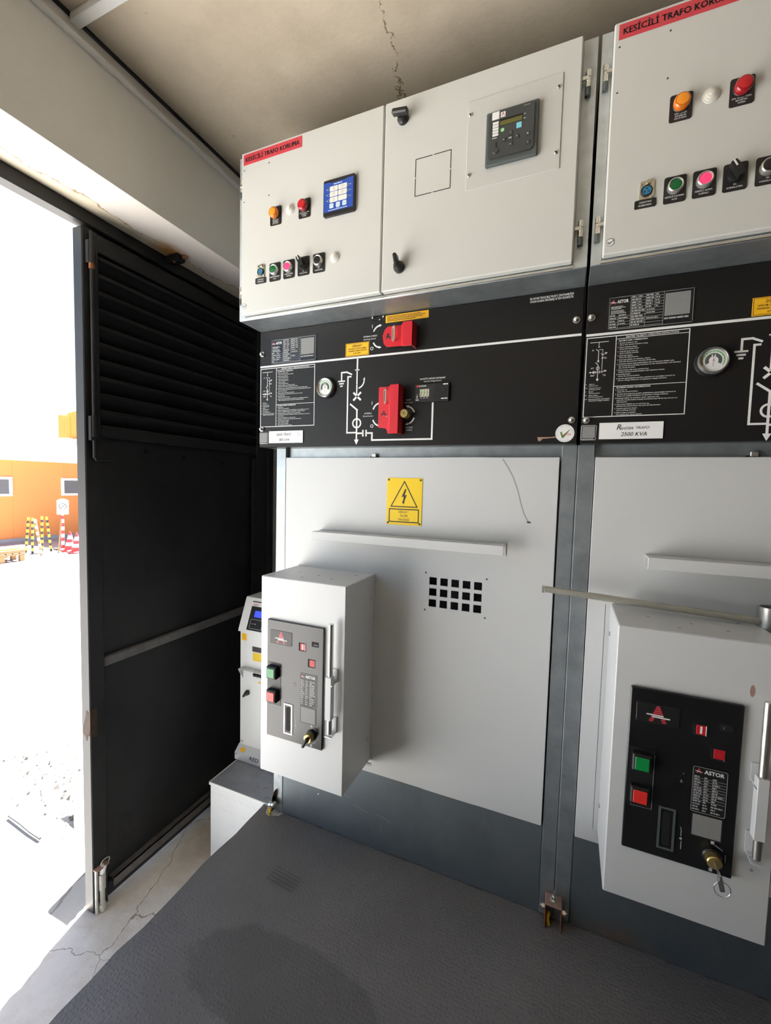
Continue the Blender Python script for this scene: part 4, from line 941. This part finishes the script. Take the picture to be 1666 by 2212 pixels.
    b.rrect(c[0]-.003, c[2]+.024, c[0]+.003, c[2]+.031, .001, F-.0003, F, Gy, 2); b.rrect(c[0]-.003, c[2]-.034, c[0]+.003, c[2]-.027, .001, F-.0003, F, Gy, 2)
    if left:
        b.M = Matrix.Translation(c) @ Matrix.Rotation(R(205), 4, 'Y'); b.box(-.0042, .0042, -.034, -.021, -.008, .026, 'black_plastic', .003)
    part(b, 'fascia_lock', fa, 'brass lock with black grip' if left else 'brass key lock')
    # charging lever kept on its bracket
    b = MB(); rx = X(.2575); ry = yf-.021
    b.cyl((rx, ry, Z(.345)), (rx, ry, Z(.5060)), .0074, 'zinc', 18, b=.001); b.cyl((rx, ry, Z(.1920)), (rx, ry, Z(.235)), .0070, 'steel', 16)
    b.box(rx-.0105, rx+.0085, ry-.0100, ry+.0085, Z(.2330), Z(.3570), D, .0012)
    lv = part(b, 'charging_lever', root, 'bright steel rod with grey sleeve')
    for z0_, z1_ in ((.335, .372), (.186, .232)):
        b = MB(); b.box(rx-.011, rx-.009+.0195, ry+.010, yf, Z(z0_), Z(z0_+.003), D); b.box(rx-.013, rx+.012, yf-.003, yf, Z(z0_), Z(z1_), D, .0005); b.box(rx-.0105, rx+.0105, ry-.009, ry+.0105, Z(z0_-.0025), Z(z0_), 'zinc' if left else D)
        part(b, 'lever_bracket', lv)
    return root
breaker_box(.1423, .3045, 'left'); breaker_box(1.1003, .2990, 'right')

# keys hanging from the right lock
b = MB(); kx, ky, kz = 1.1003+.0305+.160, -.1594-.0085-.022, .2990+.1245+.038
b.box(kx-.0009, kx+.0009, ky-.020, ky+.001, kz-.004, kz+.004, 'steel', .0004); b.lathe([(.0085, -.0009), (.0085, .0009)], (kx, ky-.026, kz-.003), (1, 0, 0), 'steel', 16)
b.M = Matrix.Translation((kx+.004, ky-.022, kz-.016)) @ Matrix.Rotation(R(-14), 4, 'Y'); b.box(-.0045, .0045, -.001, .001, -.020, .012, 'steel', .0005)
k0 = b.build('lock_key'); tag(k0, 'steel key with wire ring in the lock of the black fascia', 'key')
b = MB(); b.tube([(kx+.008+.0135*math.cos(k*PI/9), ky-.022, kz-.031+.0150*math.sin(k*PI/9)) for k in range(18)], .0009, 'steel', 6, True); part(b, 'wire_ring', k0)

# crank rod lying on the right-hand box
b = MB(); b.cyl((.939, -.016, .9385), (1.388, -.027, .9225), .0083, 'zinc_dull', 16); b.box(.935, .943, -.0255, -.0075, .929, .948, 'zinc', .002)
cr = b.build('crank_rod'); tag(cr, 'long steel crank rod with socket lying across a box top', 'crank rod')
b = MB(); b.lathe([(.0225, 0), (.0225, .044), (.0185, .044), (.0180, .014), (.0005, .013)], (1.405, -.022, .9105), (0, 0, 1), 'steel', 28); part(b, 'socket', cr, 'bright steel socket tube')

# floor clamps
def clamp(x, label, yel):
    r = thing('floor_clamp', label, 'clamp', (x, .018, 0), 'floor clamps')
    b = MB(); b.box(x-.022, x+.022, -.004, .0355, .066, .071, 'rust_pale', .002); b.box(x-.022, x-.0185, -.004, .0355, .0005, .066, 'rust', .001); b.box(x+.0185, x+.022, -.004, .0355, .0005, .066, 'rust', .001)
    part(b, 'bracket', r, 'rusty steel saddle')
    b = MB(); b.cyl((x, .016, .071), (x, .016, .0735), .0105, 'zinc', 18); b.cyl((x, .016, .0735), (x, .016, .083), .0078, 'zinc', 6); b.cyl((x, .016, .083), (x, .016, .096), .0042, 'zinc', 10); part(b, 'nut', r)
    for s in (-1, 1):
        b = MB(); b.cyl((x+s*.022, .016, .045), (x+s*.030, .016, .045), .0085, 'zinc', 6); b.cyl((x+s*.03, .016, .045), (x+s*.034, .016, .045), .0045, 'zinc', 10); part(b, 'side_nut', r)
    b = MB(); b.tube([(x-.010, .010, .001), (x-.013, .010, .018), (x-.011, .014, .034)], .0045, yel, 8); part(b, 'cable_end', r, 'yellow cable end')
clamp(1.0035, 'rusty floor clamp between the two cubicles', 'cable_yellow')
r = thing('floor_clamp', 'small rusty clamp in the mat corner cut-out', 'clamp', (.050, .018, 0), 'floor clamps')
b = MB(); b.prism([(.0455, .0005), (.049, .0005), (.049, .052), (.0560, .070), (.0590, .083), (.0590, .060), (.0455, .042)], .024, .0355, 'rust'); part(b, 'bracket', r, 'rusty upright lug')
b = MB(); b.lathe([(.0105, 0), (.0105, .006), (.0085, .012), (.004, .015), (.0004, .0155)], (.0600, .0240, .036), (0, -1, 0), 'zinc', 18); b.cyl((.036, .026, .026), (.046, .026, .026), .009, 'zinc', 12); part(b, 'nut', r)
b = MB(); b.tube([(.0505, .010, .001), (.0500, .010, .010), (.0480, .014, .020)], .0050, 'cable_yellow', 8); b.cyl((.0505, .010, .0070), (.0505, .010, .0095), .0054, 'cable_green', 8); part(b, 'cable_end', r, 'yellow and green cable end')

# ------------------------------------------------------------------ white block with the battery charger
r = thing('equipment_plinth', 'white equipment plinth with a grey tread plate top beside the mat', 'plinth', (-.12, .35, FZ))
b = MB(); b.box(-.274, .036, .050, .66, FZ, -.008, 'white_paint', .004)
for k in range(9):
    for j in range(5):
        x, z = -.245+k*.033+(j % 2)*.016, -.03-j*.055; b.arc(x, z, .011, 200, 340, .0016, .050, 'white_paint', 6, .0006)
part(b, 'block', r)
b = MB(); b.box(-.274, .036, .046, .66, -.008, .0, 'tread_grey', .001)
for k in range(9):
    for j in range(15):
        x, y = -.255+k*.034, .075+j*.038; a = 45 if (k+j) % 2 else -45
        b.M = Matrix.Translation((x, y, 0)) @ Matrix.Rotation(R(a), 4, 'Z'); b.box(-.010, .010, -.0026, .0026, -.0005, .0012, 'tread_grey', .001)
b.M = None; b.box(-.276, .036, .0455, .0495, -.010, .0018, 'trunk_white', .0008); b.box(-.276, -.2725, .0455, .66, -.010, .0018, 'trunk_white', .0008)
part(b, 'tread_plate', r, 'grey tread plate')

r = thing('battery_charger', 'grey floor battery charger with sloping control head behind a breaker box', 'battery charger', (-.13, .38, .0015))
b = MB(); x0, x1 = -.2865, .028
b.box(x0+.0035, x1, .2300, .56, .050, .5585, 'charger_paint', .0015)
part(b, 'body', r)
b = MB(); pts = [(.2020, .0015), (.2020, .0320), (.2290, .0560), (.56, .0560), (.56, .0015)]
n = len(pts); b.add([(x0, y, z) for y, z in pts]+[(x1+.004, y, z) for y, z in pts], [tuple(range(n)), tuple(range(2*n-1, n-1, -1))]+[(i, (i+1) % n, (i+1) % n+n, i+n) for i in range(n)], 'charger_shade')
b.plate(-.2655, .0285, -.2430, .0410-.0, .2018, 'label_yellow') if False else None
b.text('RED', -.1830, .0165, .0180, .2018, 'print_black', w=.050, bold=.01, shear=.25); b.cyl((-.2770, .2020, .0260), (-.2770, .1985, .0260), .0042, 'steel', 12)
b.M = Matrix.Translation((-.2525, .2135, .0430)) @ Matrix.Rotation(R(-48), 4, 'X'); b.box(-.0105, .0105, -.0006, .0006, -.0080, .0080, 'label_yellow')
part(b, 'base', r)
b = MB(); pts = [(.2220, .5585), (.2220, .5640), (.2740, .6960), (.56, .6960), (.56, .5585)]
b.add([(x0-.001, y, z) for y, z in pts]+[(x1+.002, y, z) for y, z in pts], [tuple(range(n)), tuple(range(2*n-1, n-1, -1))]+[(i, (i+1) % n, (i+1) % n+n, i+n) for i in range(n)], 'charger_paint')
hd_ = part(b, 'control_head', r)
L = math.hypot(.052, .132); M_ = Matrix.Translation((x0, .2220, .5640)) @ Matrix.Rotation(-math.atan2(.052, .132), 4, 'X')
b = MB(); b.M = M_; b.plate(.040, .006, .27, .106, 0, 'legend_black'); b.plate(.040, .1075, .27, .1190, 0, 'label_white'); b.box(.040, .20, -.0015, 0, .1235, .1275, 'deep_black')
b.text('RED', .060, .1095, .0070, -.0006, 'label_red', w=.026, bold=.02, shear=.25); b.rrect(.064, .062, .105, .089, .003, -.0012, 0, 'screen_blue')
b.line(rr(.052, .014, .115, .052, .003, 2), .0009, -.0006, 'print_white', close=True); b.line([(.057, .034), (.075, .034)], .0008, -.0006, 'print_white'); b.disc(.080, .034, .0020, -.0006, 'print_white')
part(b, 'control_panel', hd_, 'black control panel with a blue screen')
b = MB(); b.M = Matrix.Translation((0, .2300, 0)); b.plate(-.2750, .5190, -.2480, .5490, 0, 'label_yellow'); b.line([(-.2690, .5270), (-.2615, .5420), (-.2540, .5270)], .0012, -.0006, 'cable_yellow', close=True)
part(b, 'label', r, 'small yellow label'); b = MB(); b.M = Matrix.Translation((0, .2300, 0)); b.plate(-.2180, .4780, -.1300, .5000, 0, 'print_black'); b.plate(-.2150, .4390, -.1300, .4740, 0, 'sign_yellow'); b.bars(-.212, .4410, .07, .0018, -.0006, 'cable_yellow', .006)
part(b, 'label', r, 'black and yellow label'); b = MB(); b.M = Matrix.Translation((0, .2300, 0)); check_sticker(b, -.2755+.004, .0690, .0070, 0); part(b, 'check_sticker', r)
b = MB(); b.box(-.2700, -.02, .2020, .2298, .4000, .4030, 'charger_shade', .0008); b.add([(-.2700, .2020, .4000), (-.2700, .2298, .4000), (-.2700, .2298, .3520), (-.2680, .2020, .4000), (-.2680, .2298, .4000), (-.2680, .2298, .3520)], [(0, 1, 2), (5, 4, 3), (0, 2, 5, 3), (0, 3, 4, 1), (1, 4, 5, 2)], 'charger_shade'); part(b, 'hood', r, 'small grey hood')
b = MB()
for k in range(4): b.box(-.2060+k*.016, -.1940+k*.016, .2200, .2298, .3740, .3900, 'black_plastic', .001); b.box(-.2035+k*.016, -.1965+k*.016, .2140, .2220, .3820, .3880, 'black_plastic', .001)
b.plate(-.2060, .3600, -.150, .3640, .2298, 'label_white'); b.plate(-.1850, .3450, -.1700, .3520, .2298, 'label_yellow'); part(b, 'circuit_breakers', r)
b = MB(); b.lathe([(.0115, 0), (.0115, .006), (.009, .010), (.0005, .011)], (-.2420, .2300, .2930), (0, -1, 0), 'black_plastic', 20); b.M = Matrix.Translation((-.2420, .2250, .2930)) @ Matrix.Rotation(R(30), 4, 'Y'); b.box(-.0040, .0040, -.020, 0, -.014, .014, 'black_plastic', .002); part(b, 'rotary_knob', r)

# ------------------------------------------------------------------ outside
def gz(x): return -.41 if x > -1.6 else (-1.4 if x < -14 else -.41-.99*(-1.6-x)/12.4)
def _yard(b):
    xs = [-.30, -1.6, -14, -60]; ys = [-40, 60]
    vs = [(x, y, gz(x)) for x in xs for y in ys]; b.add(vs, [(2*k, 2*k+1, 2*k+3, 2*k+2) for k in range(3)], 'yard')
struct(one(_yard, 'ground'), 'sunlit pale concrete yard')
struct(one(lambda b: b.box(-18.6, -13.95, 2, 30, -1.42, -1.393, 'grey_paving'), 'ground_paving'), 'grey paved strip along the orange building')
# loose rubble: uncountable
b = MB()
for k in range(230):
    x = random.uniform(-1.95, -.95); y = .12-(x+1.2)*.12+random.gauss(0, .10); y = abs(y+.075)-.075 if x > -1.42 else y; s = random.uniform(.004, .015)*(1.8 if k % 6 == 0 else 1)
    z = gz(x)+s*.3; n = 6; vs = [(x+s*random.uniform(.7, 1.3)*math.cos(a*PI/3), y+s*random.uniform(.7, 1.3)*math.sin(a*PI/3), z-s*.5) for a in range(6)]+[(x+random.uniform(-.3, .3)*s, y+random.uniform(-.3, .3)*s, z+s*.6)]
    b.add(vs, [(a, (a+1) % 6, 6) for a in range(6)], 'stone')
tag(b.build('rubble'), 'scattered dark stone chips on the sunlit yard', 'rubble', kind='stuff')
b = MB(); b.tube([(-1.36, -.105, -.397), (-1.25, -.112, -.395), (-1.17, -.119, -.397), (-1.085, -.122, -.398)], .0055, 'dark_rubber', 8)
tag(b.build('steel_bar'), 'thin dark bar lying on the sunlit yard', 'bar')
b = MB(); P0 = [Vector((-1.163, .063, -.30)), Vector((-1.02, -.02, -.41)), Vector((-.93, .10, -.41)), Vector((-1.0, .16, -.29))]; nrm = Vector((.35, .55, -.2)).normalized()*.03
n = 4; b.add([tuple(p) for p in P0]+[tuple(p+nrm) for p in P0], [(0, 1, 2, 3), (7, 6, 5, 4)]+[(i, i+4, (i+1) % 4+4, (i+1) % 4) for i in range(4)], 'slab_stone')
tag(b.build('stone_slab'), 'broken stone slab leaning beyond the door edge', 'stone slab')
b = MB(); b.box(-.845, -.545, .22, .66, -.41, .40, 'white_paint', .01)  # unseen box added behind the door leaf for its shadow on the yard
struct(b.build('shadow_box'), 'unseen low box added to cast a shadow on the yard')

ob = thing('orange_building', 'low orange site building with white windows and a white eave', 'building', (-20.5, 8, -1.4))
b = MB(); b.box(-24, -18.58, -6, 13, -1.4, 1.80, 'orange_wall')
for y in (8.36, 5.9, 10.2): b.box(-18.582, -18.578, y, y+.012, -1.4, 1.80, 'orange_far')
part(b, 'wall', ob)
b = MB(); b.box(-24.3, -18.35, -6.3, 13.2, 1.78, 2.02, 'white_trim', .02)
for k in range(60): b.cyl((-24.2, -6.2+k*.325, 2.05), (-18.33, -6.2+k*.325, 2.05), .045, 'white_trim', 8)
part(b, 'eave', ob)
for ya, yb in ((7.27, 8.35), (10.08, 11.15), (4.6, 5.7)):
    b = MB()
    for a0, a1, c0, c1 in ((ya, yb, .41, .50), (ya, yb, 1.05, 1.14), (ya, ya+.10, .5002, 1.0498), (yb-.10, yb, .5002, 1.0498)): b.box(-18.60, -18.52, a0, a1, c0, c1, 'white_trim', .008)
    f = part(b, 'window', ob); b = MB(); b.box(-18.58, -18.56, ya+.08, yb-.08, .48, 1.06, 'window_glass'); part(b, 'pane', f)
b = MB(); b.box(-18.58, -18.50, -6, 13, -1.4, -1.22, 'grey_paving', .01); part(b, 'footing', ob)
tw = thing('shade_building', 'unseen tall building added to shade the ground by the orange building', 'building', (-16, 18, -1.4))  # added out of view behind the door leaf, only to shade the paved strip
b = MB(); b.box(-20, -13.9, 14.5, 24, -1.4, 7.6, 'orange_wall'); part(b, 'wall', tw)
b = MB(); b.box(-20.2, -13.7, 14.3, 24.2, 7.6, 7.8, 'white_trim'); part(b, 'eave', tw); tw['kind'] = 'structure'
wh = thing('warehouse', 'distant warehouse with orange cladding over a white wall', 'building', (-45, 32, -1.4))
b = MB(); b.box(-38.4, -37.7, 21.7, 50, -1.4, 4.5, 'white_trim'); part(b, 'wall', wh)
b = MB(); yz = [(21.46, 4.45), (45, 4.45), (45, 10.2), (36, 13), (21.46, 6.36)]
b.add([(-37.6, y, z) for y, z in yz]+[(-38.5, y, z) for y, z in yz], [(0, 1, 2, 3, 4), (9, 8, 7, 6, 5)]+[(i, i+5, (i+1) % 5+5, (i+1) % 5) for i in range(5)], 'orange_far')
for k in range(30): b.box(-37.62, -37.56, 21.46+k*.45, 21.50+k*.45, 4.45, 6.2, 'orange_wall')
part(b, 'cladding', wh)
b = MB(); b.box(-37.9, -37.4, 21.2, 21.5, 6.28, 6.38, 'white_trim'); part(b, 'eave', wh)
b = MB(); b.lathe([(.10, 0), (.28, .15), (.28, .22), (.02, .22)], (-37.6, 22.15, 4.22), (.9, -.1, -.3), 'grey_paving', 16); part(b, 'floodlight', wh, 'round grey floodlight')

def pole(p0, p1, label, loose=False):
    b = MB(); p0, p1 = Vector(p0), Vector(p1); n = 12; d = p1-p0
    for k in range(n): b.cyl(p0+d*(k/n), p0+d*((k+1)/n), .038, ('rod_yellow' if k % 2 else 'dark_rubber') if not loose else ('cream' if k % 2 else 'wood'), 10)
    tag(b.build('barrier_pole'), label, 'barrier pole', 'striped poles against the orange wall')
pole((-15.70, 7.28, -1.4), (-15.66, 7.371, -.196), 'striped barrier pole tilted right, leftmost of the five poles')
pole((-15.36, 7.30, -1.4), (-15.347, 7.325, -.198), 'upright striped barrier pole, second from the left of five')
pole((-14.72, 7.229, -1.4), (-14.79, 7.10, -.198), 'paler pole leaning left, nearest of the five poles', True)
pole((-15.627, 7.732, -1.4), (-15.619, 7.747, -.189), 'upright striped barrier pole behind the paler leaning pole')
pole((-15.475, 7.933, -1.4), (-15.528, 7.838, -.203), 'striped barrier pole tilted left, nearest the sign post')
b = MB(); b.tube([(-14.944, 7.857, -1.4), (-14.896, 7.942, -.25)], .022, 'wood', 8); tag(b.build('wooden_stake'), 'thin wooden stake leaning on the red and white post', 'stake')
sp = thing('sign_post', 'red and white post carrying a white prohibition sign', 'sign post', (-15.53, 8.35, -1.4))
b = MB()
for k in range(9): b.cyl((-15.53, 8.345, -1.35+k*.13), (-15.53, 8.345, -1.22+k*.13), .05, 'cone_white' if k % 2 else 'cone_red', 12)
b.cyl((-15.53, 8.345, -.18), (-15.53, 8.345, -.10), .03, 'cone_white', 10); part(b, 'post', sp)
b = MB(); b.box(-15.75, -15.31, 8.13, 8.56, -1.4, -1.34, 'dark_rubber', .01); part(b, 'base', sp)
b = MB(); b.M = Matrix.Translation((-15.50, 8.345, 0)) @ Matrix.Rotation(R(62), 4, 'Z')
b.prism([(-.17, -.135), (.17, -.135), (.17, .36), (.05, .42), (-.05, .42), (-.17, .36)], -.02, .0, 'label_white'); b.arc(0, .15, .105, 0, 360, .022, -.02, 'print_black', 24, .002); b.line([(-.07, .08), (.07, .22)], .02, -.022, 'print_black', .002); b.box(-.05, .05, -.022, -.02, .12, .17, 'print_grey'); b.bars(-.10, -.03, .2, .02, -.02, 'print_grey', .05)
part(b, 'sign_board', sp, 'white sign board')
def cone(x, y, label):
    t = thing('traffic_cone', label, 'traffic cone', (x, y, -1.395), 'traffic cones by the sign post')
    b = MB(); b.box(x-.22, x+.22, y-.22, y+.22, -1.393, -1.33, 'cone_red', .02); part(b, 'base', t)
    b = MB(); H = .60; rad = lambda f: .17-.14*f
    for f0, f1, m in ((0, .22, 'cone_red'), (.22, .42, 'cone_white'), (.42, .60, 'cone_red'), (.60, .82, 'cone_white'), (.82, 1, 'cone_red')): b.cyl((x, y, -1.33+H*f0), (x, y, -1.33+H*f1), rad(f0), m, 16, r1=rad(f1))
    b.cyl((x, y, -.73), (x, y, -.69), .02, 'cone_red', 8); part(b, 'body', t)
cone(-14.98, 8.26, 'red and white traffic cone just right of the sign post'); cone(-14.45, 8.16, 'traffic cone half hidden behind the black door edge')
pl = thing('pallet', 'wooden pallet on the yard at the photo edge', 'pallet', (-14.75, 6.0, -1.39))
b = MB()
for k in range(7): b.box(-15.2, -14.2, 5.35+k*.17, 5.48+k*.17, -1.16, -1.135, 'wood', .004)
for k in range(3): b.box(-15.2+k*.45, -15.1+k*.45, 5.35, 6.50, -1.20, -1.16, 'wood', .004)
part(b, 'deck', pl)
for k in range(3):
    for j in range(3): b = MB(); b.box(-15.2+k*.45, -15.1+k*.45, 5.35+j*.51, 5.48+j*.51, -1.392, -1.20, 'wood', .005); part(b, 'foot_block', pl)
for k, (xx, lab) in enumerate(((-15.15, 'timber beam on the pallet, farthest of three'), (-14.72, 'timber beam on the pallet between the other two'), (-14.34, 'timber beam on the near edge of the pallet'))):
    b = MB(); b.box(xx, xx+.12, 5.38, 6.52, -1.135, -1.04, 'wood', .006); tag(b.build('timber_beam'), lab, 'timber', 'timber beams on the pallet')
for k, (ya, lab) in enumerate(((-.1, 'yellow rod on the pallet timber, lowest in the photo'), (.10, 'yellow rod on the pallet timber between two others'), (.25, 'yellow rod on the pallet timber, topmost in the photo'))):
    b = MB(); b.tube([(-14.3-k*.18, 5.2, -1.012), (-14.36-k*.18, 6.0, -1.012), (-14.42-k*.18, 6.70, -1.012)], .027, 'rod_yellow', 8); tag(b.build('yellow_rod'), lab, 'rod', 'yellow rods on the pallet')

# ------------------------------------------------------------------ light, sky, camera
w = bpy.data.worlds.new('sky'); SC.world = w; w.use_nodes = True; nt = w.node_tree
bg = nt.nodes['Background']; st = nt.nodes.new('ShaderNodeTexSky'); st.sky_type = 'NISHITA'; st.sun_disc = False
EL = 56; sd = Vector((-.23, .97, 0)).normalized(); st.sun_elevation = R(EL); st.sun_rotation = math.atan2(sd.x, sd.y); st.air_density = 1.0; st.dust_density = 1.2; st.ozone_density = .6
nt.links.new(st.outputs[0], bg.inputs[0]); bg.inputs[1].default_value = .24
sl = bpy.data.lights.new('sun', 'SUN'); sl.energy = 60; sl.angle = R(.6); sl.color = (1, .98, .96)
so = bpy.data.objects.new('sun', sl); COL.objects.link(so); dv = Vector((sd.x*math.cos(R(EL)), sd.y*math.cos(R(EL)), math.sin(R(EL)))); so.rotation_euler = dv.to_track_quat('Z', 'Y').to_euler(); so.location = (-3, 4, 8)

cam = bpy.data.cameras.new('camera'); co = bpy.data.objects.new('camera', cam); COL.objects.link(co); SC.camera = co
yaw, pit, rol = R(22.93531), R(3.59447), R(1.46912)
f = Vector((-math.sin(yaw)*math.cos(pit), math.cos(yaw)*math.cos(pit), -math.sin(pit))); r0 = Vector((math.cos(yaw), math.sin(yaw), 0)); u0 = r0.cross(f)
rt = math.cos(rol)*r0+math.sin(rol)*u0; up = -math.sin(rol)*r0+math.cos(rol)*u0
M = Matrix((rt, up, -f)).transposed().to_4x4(); M.translation = (.98602, -1.20068, 1.19862); co.matrix_world = M
cam.sensor_fit = 'VERTICAL'; cam.sensor_height = 24; cam.lens = 928.192/2212*24; cam.clip_start = .02; cam.clip_end = 300
vs = SC.view_settings; SC.display_settings.display_device = 'sRGB'; vs.view_transform = 'Standard'; vs.look = 'None'; vs.gamma = 1; vs.use_curve_mapping = False; vs.exposure = EXPOSURE = .88
SC.cycles.use_denoising = True; SC.cycles.max_bounces = 14; SC.cycles.diffuse_bounces = 8; SC.cycles.sample_clamp_indirect = 20
